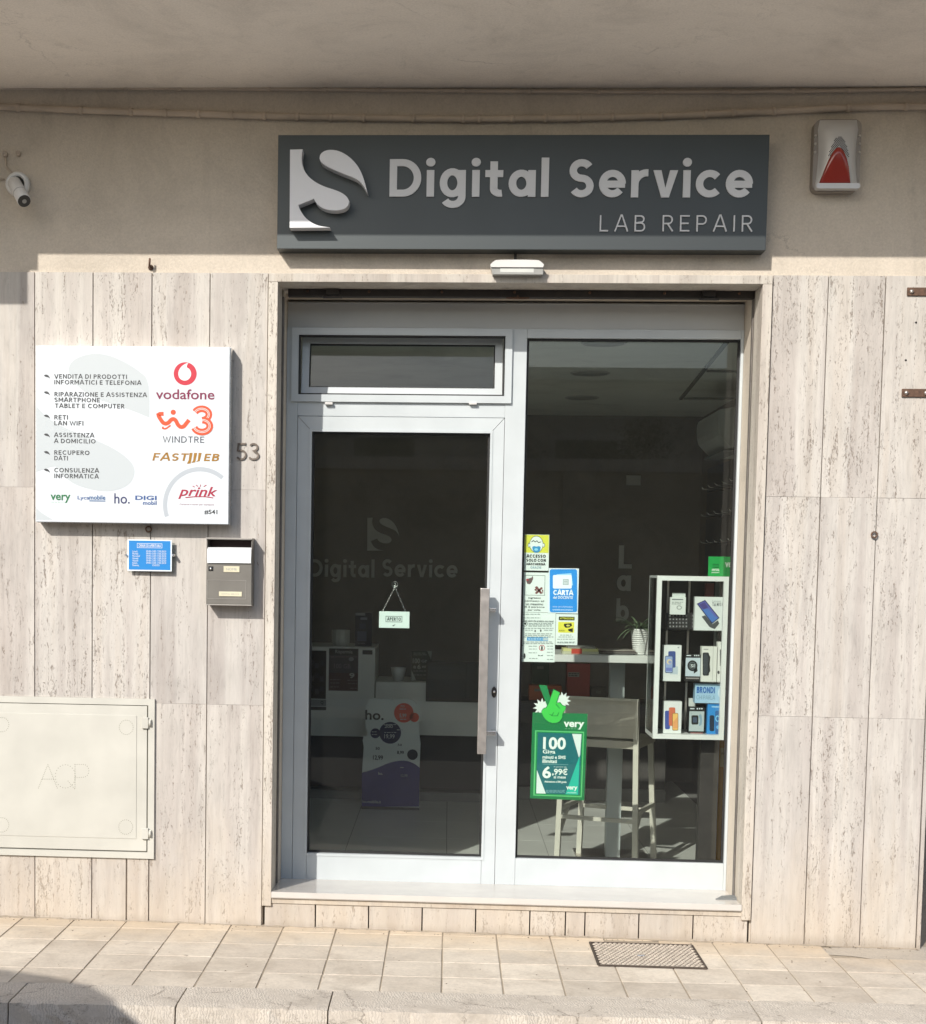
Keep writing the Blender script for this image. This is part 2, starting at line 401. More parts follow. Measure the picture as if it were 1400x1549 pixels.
def travertine(name, tint=(1, 1, 1), low=True):
    m, n, l, b = nodes_of(name)
    oi = n.new('ShaderNodeObjectInfo'); rnd = oi.outputs['Random']
    band = noise(n, l, mapping(n, l, (9, 9, 0.35)), 1.0, 4, 0.55, 0.5)
    fine = noise(n, l, mapping(n, l, (70, 70, 8.0)), 1.0, 8, 0.65, 0.9)
    vein = noise(n, l, mapping(n, l, (26, 26, 2.2)), 1.0, 9, 0.68, 1.3)
    cloud = noise(n, l, mapping(n, l, (7, 7, 2.5)), 1.0, 5, 0.65, 0.6)
    c = ramp(n, l, band, [(0.28, (0.415, 0.37, 0.325)), (0.42, (0.46, 0.42, 0.375)), (0.55, (0.535, 0.50, 0.445)), (0.66, (0.50, 0.455, 0.395)), (0.76, (0.45, 0.41, 0.365))])
    c = mixc(n, l, 0.9, c, ramp(n, l, fine, [(0.28, 0.80), (0.48, 0.98), (0.7, 1.05)]), 'MULTIPLY')
    c = mixc(n, l, 0.7, c, ramp(n, l, cloud, [(0.32, 0.84), (0.55, 1.0), (0.7, 1.06)]), 'MULTIPLY')
    c = mixc(n, l, 1.0, c, ramp(n, l, rnd, [(0.0, (0.94, 0.935, 0.93)), (0.5, (1.0, 0.985, 0.965)), (1.0, (1.04, 1.03, 1.01))]), 'MULTIPLY')
    vm = ramp(n, l, vein, [(0.57, 0.0), (0.66, 1.0)])
    c = mixc(n, l, math_(n, l, 'MULTIPLY', vm, 0.2), c, (0.31, 0.255, 0.205))
    # open pits: short vertical slots gathered along the veins, denser on some slabs
    pit = noise(n, l, mapping(n, l, (150, 150, 44)), 1.0, 4, 0.65, 1.0)
    big = noise(n, l, mapping(n, l, (80, 80, 19)), 1.0, 5, 0.7, 1.5)
    dens = math_(n, l, 'MULTIPLY', math_(n, l, 'SUBTRACT', rnd, 0.4), 0.07)
    sel = math_(n, l, 'ADD', math_(n, l, 'ADD', pit, dens), math_(n, l, 'MULTIPLY', math_(n, l, 'SUBTRACT', vein, 0.5), 0.75))
    sel2 = math_(n, l, 'ADD', math_(n, l, 'ADD', big, dens), math_(n, l, 'MULTIPLY', math_(n, l, 'SUBTRACT', vein, 0.5), 0.5))
    pm = math_(n, l, 'MAXIMUM', ramp(n, l, sel, [(0.645, 0.0), (0.70, 1.0)]), ramp(n, l, sel2, [(0.675, 0.0), (0.71, 1.0)]))
    c = mixc(n, l, math_(n, l, 'MULTIPLY', pm, 0.78), c, (0.20, 0.16, 0.125))
    if low:   # warm dirt where splash water reaches
        g = n.new('ShaderNodeNewGeometry'); sp = n.new('ShaderNodeSeparateXYZ'); l.new(g.outputs['Position'], sp.inputs[0])
        dirt = noise(n, l, mapping(n, l, (5, 5, 2.2), False), 1.0, 8, 0.7)
        hgt = math_(n, l, 'ADD', math_(n, l, 'MULTIPLY', sp.outputs[2], -1.3), math_(n, l, 'ADD', math_(n, l, 'MULTIPLY', dirt, 1.5), 0.05))
        fac = ramp(n, l, hgt, [(0.1, 0.0), (0.85, 0.45)])
        c = mixc(n, l, fac, c, (0.50, 0.40, 0.28), 'MIX')
        foot = ramp(n, l, math_(n, l, 'ADD', math_(n, l, 'MULTIPLY', sp.outputs[2], -9.0), math_(n, l, 'MULTIPLY', dirt, 1.1)), [(0.2, 0.0), (0.7, 0.5)])
        c = mixc(n, l, foot, c, (0.25, 0.205, 0.155), 'MIX')
    c = mixc(n, l, 1.0, c, tuple(tint), 'MULTIPLY')
    l.new(c, b.inputs['Base Color'])
    h = math_(n, l, 'SUBTRACT', math_(n, l, 'MULTIPLY', fine, 0.35), pm)
    bumpn(n, l, b, h, 0.6, 0.002)
    b.inputs['Roughness'].default_value = 0.6; b.inputs['Specular IOR Level'].default_value = 0.3
    return m
TRAV = travertine('travertine', (0.985, 1.005, 1.05))
TRIM = travertine('travertine_trim', (1.03, 1.035, 1.04))

def plaster(name, col, bump=0.35, stain=True):
    m, n, l, b = nodes_of(name)
    a = noise(n, l, mapping(n, l, (1.6, 1.6, 1.6), False), 1.0, 8, 0.7, 0.5)
    f = noise(n, l, mapping(n, l, (110, 110, 110), False), 1.0, 6, 0.7)
    k = tuple(col)
    c = ramp(n, l, a, [(0.3, tuple(q * .82 for q in k)), (0.5, k), (0.72, tuple(min(1, q * 1.08) for q in k))])
    c = mixc(n, l, 0.5, c, ramp(n, l, f, [(0.3, 0.72), (0.7, 1.1)]), 'MULTIPLY')
    if stain:
        s = noise(n, l, mapping(n, l, (6, 6, 3.5), False), 1.0, 9, 0.78, 0.8)
        c = mixc(n, l, ramp(n, l, s, [(0.56, 0.0), (0.72, 0.4)]), c, tuple(q * .58 for q in k))
        dr = noise(n, l, mapping(n, l, (13, 13, 0.8), False), 1.0, 6, 0.65, 0.3)
        c = mixc(n, l, ramp(n, l, dr, [(0.58, 0.0), (0.75, 0.3)]), c, tuple(q * .6 for q in k))
        v = n.new('ShaderNodeTexVoronoi'); v.feature = 'DISTANCE_TO_EDGE'; v.inputs['Scale'].default_value = 1.3
        wv = n.new('ShaderNodeVectorMath'); wv.operation = 'MULTIPLY_ADD'; cx = n.new('ShaderNodeCombineXYZ')
        nn = noise(n, l, mapping(n, l, (5, 5, 5), False), 1.0, 6, 0.7)
        for i in range(3): l.new(nn, cx.inputs[i])
        wv.inputs[1].default_value = (0.5, 0.5, -0.5); l.new(cx.outputs[0], wv.inputs[0]); l.new(mapping(n, l, (1, 1, 1), False), wv.inputs[2]); l.new(wv.outputs[0], v.inputs['Vector'])
        cr = math_(n, l, 'MULTIPLY', ramp(n, l, v.outputs['Distance'], [(0.0, 1.0), (0.006, 0.0)]), ramp(n, l, a, [(0.5, 0.0), (0.62, 0.45)]))
        c = mixc(n, l, cr, c, tuple(q * .35 for q in k))
    l.new(c, b.inputs['Base Color']); b.inputs['Roughness'].default_value = 0.85; b.inputs['Specular IOR Level'].default_value = 0.2
    bumpn(n, l, b, f, bump, 0.004)
    return m
PLASTER = plaster('plaster', (0.585, 0.52, 0.435), 0.6)
SOFFIT = plaster('soffit_plaster', (0.87, 0.81, 0.735), 0.15)

def paving(name, col, sc=1.0):
    m, n, l, b = nodes_of(name)
    a = noise(n, l, mapping(n, l, (5, 5, 5)), 1.0, 6, 0.65, 0.3)
    f = noise(n, l, mapping(n, l, (60, 60, 60)), 1.0, 6, 0.7)
    oi = n.new('ShaderNodeObjectInfo')
    k = tuple(col)
    c = ramp(n, l, a, [(0.3, tuple(q * .84 for q in k)), (0.55, k), (0.75, tuple(q * 1.1 for q in k))])
    c = mixc(n, l, 1.0, c, ramp(n, l, oi.outputs['Random'], [(0.0, (0.84, 0.82, 0.80)), (1.0, (1.06, 1.05, 1.03))]), 'MULTIPLY')
    c = mixc(n, l, 0.5, c, ramp(n, l, f, [(0.3, 0.72), (0.6, 1.05)]), 'MULTIPLY')
    gr = noise(n, l, mapping(n, l, (3.2, 3.2, 3.2), False), 1.0, 9, 0.75, 0.6)
    c = mixc(n, l, ramp(n, l, gr, [(0.47, 0.0), (0.66, 0.5)]), c, (0.35, 0.29, 0.225))
    sp = noise(n, l, mapping(n, l, (23, 23, 23), False), 1.0, 3, 0.6)
    c = mixc(n, l, ramp(n, l, sp, [(0.69, 0.0), (0.73, 0.6)]), c, (0.16, 0.12, 0.09))
    g = n.new('ShaderNodeNewGeometry'); s3 = n.new('ShaderNodeSeparateXYZ'); l.new(g.outputs['Position'], s3.inputs[0])
    nearwall = math_(n, l, 'ADD', math_(n, l, 'MULTIPLY', s3.outputs[1], 1.6), math_(n, l, 'ADD', a, 0.25))
    c = mixc(n, l, ramp(n, l, nearwall, [(0.1, 0.0), (0.8, 0.55)]), c, tuple((k[0] * .98, k[1] * .86, k[2] * .68)))
    l.new(c, b.inputs['Base Color']); b.inputs['Roughness'].default_value = 0.78; b.inputs['Specular IOR Level'].default_value = 0.3
    bumpn(n, l, b, f, 0.35, 0.003)
    return m
PAVE = paving('pavement_stone', (0.655, 0.59, 0.50))
MORTAR = plaster('mortar', (0.39, 0.33, 0.255), 0.5, True)
CEMENT = plaster('cement_patch', (0.50, 0.445, 0.37), 0.8, True)
def kerbmat():
    m, n, l, b = nodes_of('kerb_stone')
    a = noise(n, l, mapping(n, l, (6, 6, 6)), 1.0, 6, 0.7, 0.3); f = noise(n, l, mapping(n, l, (95, 95, 95)), 1.0, 7, 0.75)
    v = mapping(n, l, (1, 1, 1)); rot = n.new('ShaderNodeMapping'); rot.inputs['Rotation'].default_value = (0, 0, R(-14)); l.new(v, rot.inputs['Vector'])
    w = n.new('ShaderNodeTexWave'); w.wave_type = 'BANDS'; w.bands_direction = 'X'; w.inputs['Scale'].default_value = 26; w.inputs['Distortion'].default_value = 9.0
    w.inputs['Detail'].default_value = 3; w.inputs['Detail Scale'].default_value = 2.0; l.new(rot.outputs[0], w.inputs['Vector'])
    c = ramp(n, l, a, [(0.3, (0.46, 0.405, 0.335)), (0.52, (0.62, 0.555, 0.47)), (0.75, (0.68, 0.62, 0.53))])
    c = mixc(n, l, 0.5, c, ramp(n, l, f, [(0.3, 0.7), (0.6, 1.05)]), 'MULTIPLY')
    msk = ramp(n, l, a, [(0.4, 0.0), (0.55, 1.0)])
    g = math_(n, l, 'MULTIPLY', w.outputs['Fac'], msk)
    c = mixc(n, l, math_(n, l, 'MULTIPLY', ramp(n, l, w.outputs['Fac'], [(0.15, 1.0), (0.45, 0.0)]), math_(n, l, 'MULTIPLY', msk, 0.42)), c, (0.24, 0.20, 0.16))
    v2 = n.new('ShaderNodeTexVoronoi'); v2.feature = 'DISTANCE_TO_EDGE'; v2.inputs['Scale'].default_value = 4.0
    wv = n.new('ShaderNodeVectorMath'); wv.operation = 'MULTIPLY_ADD'; cx = n.new('ShaderNodeCombineXYZ'); q = noise(n, l, mapping(n, l, (9, 9, 9)), 1.0, 6, 0.7)
    for i in range(3): l.new(q, cx.inputs[i])
    wv.inputs[1].default_value = (0.35, -0.35, 0.35); l.new(cx.outputs[0], wv.inputs[0]); l.new(mapping(n, l, (1, 1, 1)), wv.inputs[2]); l.new(wv.outputs[0], v2.inputs['Vector'])
    c = mixc(n, l, math_(n, l, 'MULTIPLY', ramp(n, l, v2.outputs['Distance'], [(0.0, 1.0), (0.016, 0.0)]), ramp(n, l, a, [(0.48, 0.8), (0.56, 0.0)])), c, (0.14, 0.11, 0.085))
    l.new(c, b.inputs['Base Color']); b.inputs['Roughness'].default_value = 0.85
    bumpn(n, l, b, math_(n, l, 'ADD', math_(n, l, 'MULTIPLY', g, 0.6), f), 0.6, 0.003)
    return m
KERB = kerbmat()
def asphalt():
    m, n, l, b = nodes_of('asphalt')
    a = noise(n, l, mapping(n, l, (0.7, 0.7, 0.7), False), 1.0, 6, 0.6); f = noise(n, l, mapping(n, l, (90, 90, 90), False), 1.0, 4, 0.7)
    c = ramp(n, l, a, [(0.3, (0.15, 0.14, 0.13)), (0.7, (0.22, 0.205, 0.19))])
    c = mixc(n, l, 0.6, c, ramp(n, l, f, [(0.3, 0.55), (0.7, 1.25)]), 'MULTIPLY')
    l.new(c, b.inputs['Base Color']); b.inputs['Roughness'].default_value = 0.9; bumpn(n, l, b, f, 0.6, 0.005); return m
ASPH = asphalt()
def glassmat(name, tint, ior=1.5, rough=0.0):
    m = bpy.data.materials.new(name); m.use_nodes = True; n = m.node_tree.nodes; l = m.node_tree.links; MATS[name] = m
    n.remove(n['Principled BSDF']); out = n['Material Output']
    t = n.new('ShaderNodeBsdfTransparent'); t.inputs[0].default_value = (*tint, 1)
    g = n.new('ShaderNodeBsdfGlossy'); g.inputs['Roughness'].default_value = rough
    f = n.new('ShaderNodeFresnel'); f.inputs[0].default_value = ior
    mx = n.new('ShaderNodeMixShader'); l.new(f.outputs[0], mx.inputs[0]); l.new(t.outputs[0], mx.inputs[1]); l.new(g.outputs[0], mx.inputs[2]); l.new(mx.outputs[0], out.inputs[0])
    return m
def dusty(name, tint, ior, amt):
    m = glassmat(name, tint, ior); n = m.node_tree.nodes; l = m.node_tree.links; out = n['Material Output']
    src = out.inputs[0].links[0].from_socket; d = n.new('ShaderNodeBsdfDiffuse'); d.inputs[0].default_value = (0.75, 0.72, 0.66, 1); mx = n.new('ShaderNodeMixShader')
    s = noise(n, l, mapping(n, l, (2.2, 2.2, 1.2), False), 1.0, 7, 0.65, 1.2); s2 = noise(n, l, mapping(n, l, (26, 26, 3), False), 1.0, 5, 0.6)
    f = math_(n, l, 'MULTIPLY', math_(n, l, 'MULTIPLY', ramp(n, l, s, [(0.3, 0.35), (0.7, 1.0)]), ramp(n, l, s2, [(0.3, 0.7), (0.7, 1.0)])), amt)
    l.new(f, mx.inputs[0]); l.new(src, mx.inputs[1]); l.new(d.outputs[0], mx.inputs[2]); l.new(mx.outputs[0], out.inputs[0]); return m
GLASS = dusty('window_glass', (0.96, 0.985, 0.968), 1.46, 0.005)
CLEAR = glassmat('clear_acrylic', (0.95, 0.97, 0.965), 1.4)
CABGLASS = glassmat('cabinet_glass', (0.93, 0.97, 0.95), 1.3)

M('aluminium', (0.50, 0.54, 0.55), 0.38, 0.0, 0.05, 5.0, spec=0.5)
M('header_aluminium', (0.50, 0.51, 0.50), 0.42, 0.0, 0.04, 3.0)
M('gasket', (0.012, 0.012, 0.012), 0.6, 0, 0)
M('steel', (0.62, 0.58, 0.54), 0.34, 0.9, 0.06, 30)
M('steel_bright', (0.74, 0.74, 0.73), 0.25, 1.0, 0.04, 30)
M('dark_metal', (0.045, 0.04, 0.037), 0.55, 0.3, 0.2, 20)
M('rust', (0.11, 0.062, 0.04), 0.8, 0.1, 0.4, 60, 0.4, 120)
M('marble', (0.56, 0.53, 0.49), 0.16, 0, 0.05, 6.0)
M('white_plastic', (0.60, 0.59, 0.57), 0.4, 0, 0.03)
M('black_plastic', (0.015, 0.015, 0.015), 0.35, 0, 0.1)
M('print_white', (0.70, 0.71, 0.71), 0.45, 0, 0.0)
M('print_black', (0.02, 0.02, 0.022), 0.5, 0, 0.0)
M('print_dark', (0.035, 0.037, 0.04), 0.5, 0, 0.0)
M('print_grey', (0.30, 0.31, 0.31), 0.5, 0, 0.0)
def C(hexs, rough=0.45):   # flat print inks and box boards
    return M('ink_' + hexs, hexs, rough, 0, 0.0)

# ------------------------------------------------------------------ ground
T0, TS, TSH, TW, TX = -0.065, 0.235, 0.048, 0.25, 0.005
def row_y(k, x): return T0 - TS * k + TSH * x
g = MB()
for xa, xb in ((-60, -6), (-6, 6), (6, 60)):
    q = [(xa, -60), (xb, -60), (xb, 60), (xa, 60)]
    g.bm.faces.new([g.bm.verts.new((x, y, gz(x) - 0.135)) for x, y in q])
road = struct('road', g, ASPH)
# pavement bed and its tiles
bed = MB()
xs_ = [-6, 2.2, 6]
for xa, xb, ya, yb in ((-6, 2.2, None, 0.3), (2.2, 6, None, 5.0)):
    pts = [(xa, row_y(4, xa) + 0.004), (xb, row_y(4, xb) + 0.004), (xb, yb), (xa, yb)]
    top = [bed.bm.verts.new((x, y, gz(x) - 0.0032)) for x, y in pts]; bot = [bed.bm.verts.new((x, y, gz(x) - 0.15)) for x, y in pts]
    bed.bm.faces.new(top)
    for i in range(4): bed.bm.faces.new((top[i], bot[i], bot[(i + 1) % 4], top[(i + 1) % 4]))
pavement = struct('pavement', bed, MORTAR)
def tile_mesh(seed):
    r_ = random.Random(seed); m = MB(); gp = 0.0035
    def lay(i, z):
        return [m.bm.verts.new((x, y + TSH * x, GM * x + z)) for x, y in ((i, -i), (TW - i, -i), (TW - i, -TS + i), (i, -TS + i))]
    a = lay(gp, -0.028); b_ = lay(gp, -0.001); c_ = lay(gp + 0.0012, 0.0)
    for u, v in ((a, b_), (b_, c_)):
        for i in range(4): m.bm.faces.new((u[i], u[(i + 1) % 4], v[(i + 1) % 4], v[i]))
    m.bm.faces.new(c_)
    bmesh.ops.recalc_face_normals(m.bm, faces=m.bm.faces)
    me = bpy.data.meshes.new('paving_tile'); m.bm.to_mesh(me); m.bm.free(); me.materials.append(PAVE); return me
TILE = tile_mesh(1)
for k in range(-1, 4):
    for c in range(-12, 17):
        x = TX + TW * c
        if 0 <= k < 2 and 0.70 < x < 0.9: continue                     # the iron cover lies here
        if (k == 0 and x > 1.7) or (k < 0 and x > 1.3): continue                           # cement patch
        if x < -2.9: continue
        o = bpy.data.objects.new('paving_tile', TILE); COL.objects.link(o); o.parent = pavement
        o.location = (x, row_y(k, 0) + TSH * x, gz(x) + rng.uniform(-0.0004, 0.0014)); o.rotation_euler = (rng.uniform(-.003, .003), rng.uniform(-.003, .003), rng.uniform(-.006, .006))
# irregular mortar fillet along the wall foot, cement patch by the corner
fl = MB(); N = 160
prev = None
for i in range(N + 1):
    x = -2.9 + (2.19 + 2.9) * i / N; yo = -0.014 + rng.uniform(-0.010, 0.009); zt = rng.uniform(-0.004, 0.008)
    cur = [fl.bm.verts.new((x, yo, gz(x) + 0.0002)), fl.bm.verts.new((x, yo * 0.5, gz(x) + 0.002)), fl.bm.verts.new((x, 0.006, gz(x) + zt + 0.003))]
    if prev:
        for j in range(2): fl.bm.faces.new((prev[j], cur[j], cur[j + 1], prev[j + 1]))
    prev = cur
fl.build('mortar_fillet', MORTAR, pavement)
cp = MB(); pts = []
for k in range(40):
    a = 2 * math.pi * k / 40; pts.append((2.45 + 0.78 * math.cos(a) * (1 + rng.uniform(-.12, .12)), -0.10 + 0.135 * math.sin(a) * (1 + rng.uniform(-.2, .2))))
cp.bm.faces.new([cp.bm.verts.new((x, y, gz(x) - 0.0006)) for x, y in pts]); cp.build('cement_patch', CEMENT, pavement)
db = MB(); rd = random.Random(5)
for k in range(260):
    x = rd.uniform(-2.2, 2.4); y = -abs(rd.gauss(0.012, 0.03)) - 0.004 if rd.random() < .7 else rd.uniform(-1.0, -0.02); s = rd.uniform(0.002, 0.006); a = rd.uniform(0, 6.28)
    q = [(x + s * math.cos(a + t) * rd.uniform(.6, 1.2), y + s * .7 * math.sin(a + t) * rd.uniform(.6, 1.2)) for t in (0, 1.6, 3.1, 4.7)]
    A = [db.bm.verts.new((u, v, gz(u) + 0.0005)) for u, v in q]; tp = db.bm.verts.new((x, y, gz(x) + s * .7)); db.bm.faces.new(A)
    for i in range(4): db.bm.faces.new((A[i], A[(i + 1) % 4], tp))
tag(db.build('grit', M('grit', (0.16, 0.125, 0.09), 0.9, 0, 0.4, 50), pavement), kind='stuff')
# kerb of dressed stone blocks
kb = MB(); kb.bm.faces.new([kb.bm.verts.new(p) for p in [(-6, row_y(4, -6) - .24, gz(-6) - .12), (6, row_y(4, 6) - .24, gz(6) - .12), (6, row_y(4, 6) + .02, gz(6) - .12), (-6, row_y(4, -6) + .02, gz(-6) - .12)]])
kerb = struct('kerb', kb, MORTAR)
ks = [-5.2, -4.1, -3.0, -2.33, -1.665, -1.02, -0.432, 1.235, 2.6, 3.9, 5.2]
for xa, xb in zip(ks, ks[1:]):
    m = MB(); nx, ny = max(6, int((xb - xa) / 0.045)), 6; r_ = random.Random(int(xa * 100)); vs = {}
    for i in range(nx + 1):
        for j in range(ny + 1):
            x = xa + 0.003 + (xb - xa - 0.006) * i / nx; t = j / ny
            y = row_y(4, x) - 0.006 - 0.265 * t; z = gz(x) + 0.004 + r_.uniform(-0.0009, 0.0009)
            e = min(i, nx - i)
            if e == 0: z -= 0.003
            if j == ny: z -= 0.003 + r_.choice((0, 0, 0, 0.004, 0.009)) * r_.random(); y += r_.uniform(0, 0.006)
            vs[i, j] = m.bm.verts.new((x, y, z))
    for i in range(nx):
        for j in range(ny): m.bm.faces.new((vs[i, j], vs[i + 1, j], vs[i + 1, j + 1], vs[i, j + 1]))
    nz = 4; fv = {}
    for i in range(nx + 1):
        for j in range(nz + 1):
            if j == 0: fv[i, j] = vs[i, ny]; continue
            p = vs[i, ny].co; fv[i, j] = m.bm.verts.new((p.x, p.y - 0.004 + r_.uniform(-0.008, 0.006), gz(p.x) - 0.008 - 0.147 * j / nz))
    for i in range(nx):
        for j in range(nz): m.bm.faces.new((fv[i, j], fv[i + 1, j], fv[i + 1, j + 1], fv[i, j + 1]))
    for i in (0, nx):   # ends
        t_ = [vs[i, j] for j in range(ny + 1)]; b0 = m.bm.verts.new((t_[0].co.x, t_[0].co.y, gz(xa) - .15)); m.bm.faces.new(t_ + [fv[i, j] for j in range(1, nz + 1)] + [b0])
    m.build('kerb_stone', KERB, kerb)

# iron cover with raised diamonds
gx0, gx1, gy0, gy1 = 0.682, 1.148, -0.498, -0.105
cov = thing('manhole_cover', 'worn iron cover plate with diamond tread set in the pavement below the shop window', 'manhole cover', (0.915, -0.3, gz(0.915)))
zc = gz(0.915)
M('iron', (0.20, 0.165, 0.13), 0.62, 0.35, 0.3, 25, 0.3, 80); M('iron_worn', (0.46, 0.40, 0.33), 0.6, 0.0, 0.25, 40)
M('iron_dark', (0.075, 0.058, 0.045), 0.8, 0.2, 0.3, 25)
def gp(x, y): return (x, y + TSH * (x - 0.915) * 0.3, zc + GM * (x - 0.915))
m = MB(); m.box(gx0, gx1, gy0, gy1, zc - 0.02, zc + 0.0035); m.build('plate', 'iron_dark', cov)
ring = MB()
for a, b_ in (((gx0, gy0), (gx1, gy0)), ((gx1, gy0), (gx1, gy1)), ((gx1, gy1), (gx0, gy1)), ((gx0, gy1), (gx0, gy0))):
    ring.bar((*a, zc + 0.004), (*b_, zc + 0.004), 0.008, 0.008)
ring.build('rim', 'iron_dark', cov)
st = MB(); nx, ny = 21, 18
for i in range(nx):
    for j in range(ny):
        x = gx0 + 0.012 + (i + 0.5 * (j % 2)) * (gx1 - gx0 - 0.03) / (nx - 0.5) + 0.006; y = gy0 + 0.012 + j * (gy1 - gy0 - 0.024) / (ny - 1)
        hx, hy = 0.0100, 0.0138; zt = zc + 0.0066 + rng.uniform(0, 0.0008); zb = zc + 0.0033
        a = [st.bm.verts.new((x + u * hx, y + v * hy, zb)) for u, v in ((1, 0), (0, 1), (-1, 0), (0, -1))]
        b_ = [st.bm.verts.new((x + u * hx * .72, y + v * hy * .72, zt)) for u, v in ((1, 0), (0, 1), (-1, 0), (0, -1))]
        st.bm.faces.new(b_)
        for k in range(4): st.bm.faces.new((a[k], a[(k + 1) % 4], b_[(k + 1) % 4], b_[k]))
tag(st.build('diamond_tread', 'iron_worn', cov), kind='stuff')
lh = MB(); lh.box(0.87, 0.905, -0.33, -0.318, zc + 0.004, zc + 0.011, 0.003); lh.build('lifting_eye', 'steel_bright', cov)

# ------------------------------------------------------------------ the building
F = 0.36          # face of the aluminium shopfront
GL = 0.395        # glass
bld = thing('shop_building', 'ground floor faced with pale travertine slabs under a beige plaster band and balcony', 'building', (0, 0.2, 0))
zt, zmid, zlow = 1.3294 + EYE, 0.3388 + EYE, -0.6638 + EYE
XL, XR = -0.8494, 1.4275
SOF = W(700, 134, 0.012)[1]
OX0, OX1 = XL + 0.043, XR - 0.043
OZ1 = W(790, 429, 0.0)[1]
# plaster band and masonry behind the slabs
m = MB()
m.box(-7, 2.185, 0.012, 0.35, zt, SOF + 0.25)
m.box(-7, XL, 0.012, 0.35, -0.3, zt); m.box(XR, 2.185, 0.012, 0.35, -0.3, zt)
m.box(XL, XR, 0.012, 0.35, OZ1 + 0.005, zt)
m.box(XL - .01, OX0 + 0.003, 0.192, 0.46, 0.1, OZ1); m.box(OX1 - 0.003, XR + .01, 0.192, 0.46, 0.1, OZ1); m.box(XL, XR, 0.302, 0.46, OZ1 - 0.012, zt + .2)
m.box(2.0, 2.185, 0.35, 9, -0.3, SOF + 0.25)
m.box(-7, 2.185, 0.012, 1.2, SOF + 0.25, SOF + 3.2)
m.build('plaster_wall', PLASTER, bld)
m = MB(); m.box(-7, 6.0, -1.085, 0.0115, SOF, SOF + 0.22); m.build('balcony_slab', SOFFIT, bld)
m = MB(); m.box(-7, -2.46, -1.0845, -0.4, SOF - 0.075, SOF - 0.001); m.box(-7, -2.50, -1.084, -0.4, SOF - 0.24, SOF - 0.0755); m.build('added_shadow_step', PLASTER, bld)  # unseen boxes added to step the balcony shadow down at the far left
# travertine slabs
cols = [(-2.489, -2.215), (-2.215, -1.941), (-1.941, -1.667), (-1.667, -1.392), (-1.392, -1.122), (-1.122, XL - 0.003)]
colsR = [(XR + 0.004, 1.6787), (1.6787, 1.9314), (1.9314, 2.187)]
def slab(x0, x1, z0, z1, y0=None, y1=0.0115, mat=TRAV, name='travertine_slab', gap=0.0022):
    yy = (rng.uniform(-0.0022, 0.0012) if y0 is None else y0)
    m = MB().box(x0 + gap, x1 - gap, yy, y1, z0 + 0.0003, z1 - 0.0003, 0.0011); return m.build(name, mat, bld)
for i, (a, b_) in enumerate(cols):
    slab(a, b_, zmid, zt); slab(a, b_, zlow, zmid)
    if i == 3:
        xs = W(191, 1330)[0]; slab(a, xs - 0.001, -0.05, zlow, gap=0.003); slab(xs + 0.001, b_, -0.05, zlow, gap=0.003)
    else: slab(a, b_, -0.05, zlow)
for a, b_ in colsR:
    slab(a, b_, zmid, zt); slab(a, b_, zlow, zmid); slab(a, b_, -0.05, zlow)
slab(2.1885, 2.21, -0.05, zt, 0.0, 0.5, name='corner_slab')
jz0 = W(404, 1369)[1]
# door surround
m = MB().box(XL, OX0, -0.018, 0.158, jz0, OZ1 - 0.0005, 0.0025); m.build('door_jamb', TRIM, bld)
m = MB().box(OX1, XR, -0.018, 0.158, W(1130, 1391)[1], OZ1 - 0.0005, 0.0025); m.build('door_jamb', TRIM, bld)
m = MB().box(XL, XR, -0.018, 0.30, OZ1, zt - 0.004, 0.0025); m.build('lintel', TRIM, bld)
# marble threshold, slightly falling inwards; travertine riser below
TZ = W(760, 1359.5, -0.02)[1] ; 
tx0, tx1 = OX0 + 0.0015, OX1 - 0.0015
tzf = W(760, 1359, -0.025)[1]; tzb = tzf - 0.020
m = MB()
v = [m.bm.verts.new(p) for p in [(tx0, -0.026, tzf), (tx1, -0.026, tzf), (tx1, F + 0.09, tzb), (tx0, F + 0.09, tzb), (tx0, -0.026, tzf - 0.030), (tx1, -0.026, tzf - 0.030), (tx1, F + 0.09, tzf - 0.05), (tx0, F + 0.09, tzf - 0.05)]]
for f in ((0, 1, 2, 3), (4, 7, 6, 5), (0, 4, 5, 1), (2, 6, 7, 3), (0, 3, 7, 4), (1, 5, 6, 2)): m.bm.faces.new([v[i] for i in f])
bmesh.ops.bevel(m.bm, geom=[e for e in m.bm.edges if all(q.co.y < 0 for q in e.verts) and abs(e.verts[0].co.x - e.verts[1].co.x) > 1], offset=0.004, segments=2, affect='EDGES')
m.build('threshold', 'marble', bld)
m = MB().box(XL + 0.004, XR - 0.004, -0.008, 0.13, tzf - 0.058, tzf - 0.034, 0.002); m.build('riser_ledge', TRIM, bld)
sx = [W(p, 1395)[0] for p in (399, 476.5, 557, 638, 719, 801, 855, 884.5, 966, 1048, 1131)]
for a, b_ in zip(sx, sx[1:]):
    slab(a, b_, -0.06, tzf - 0.060, rng.uniform(-0.003, 0.002), 0.12, name='riser_stone', gap=0.003)
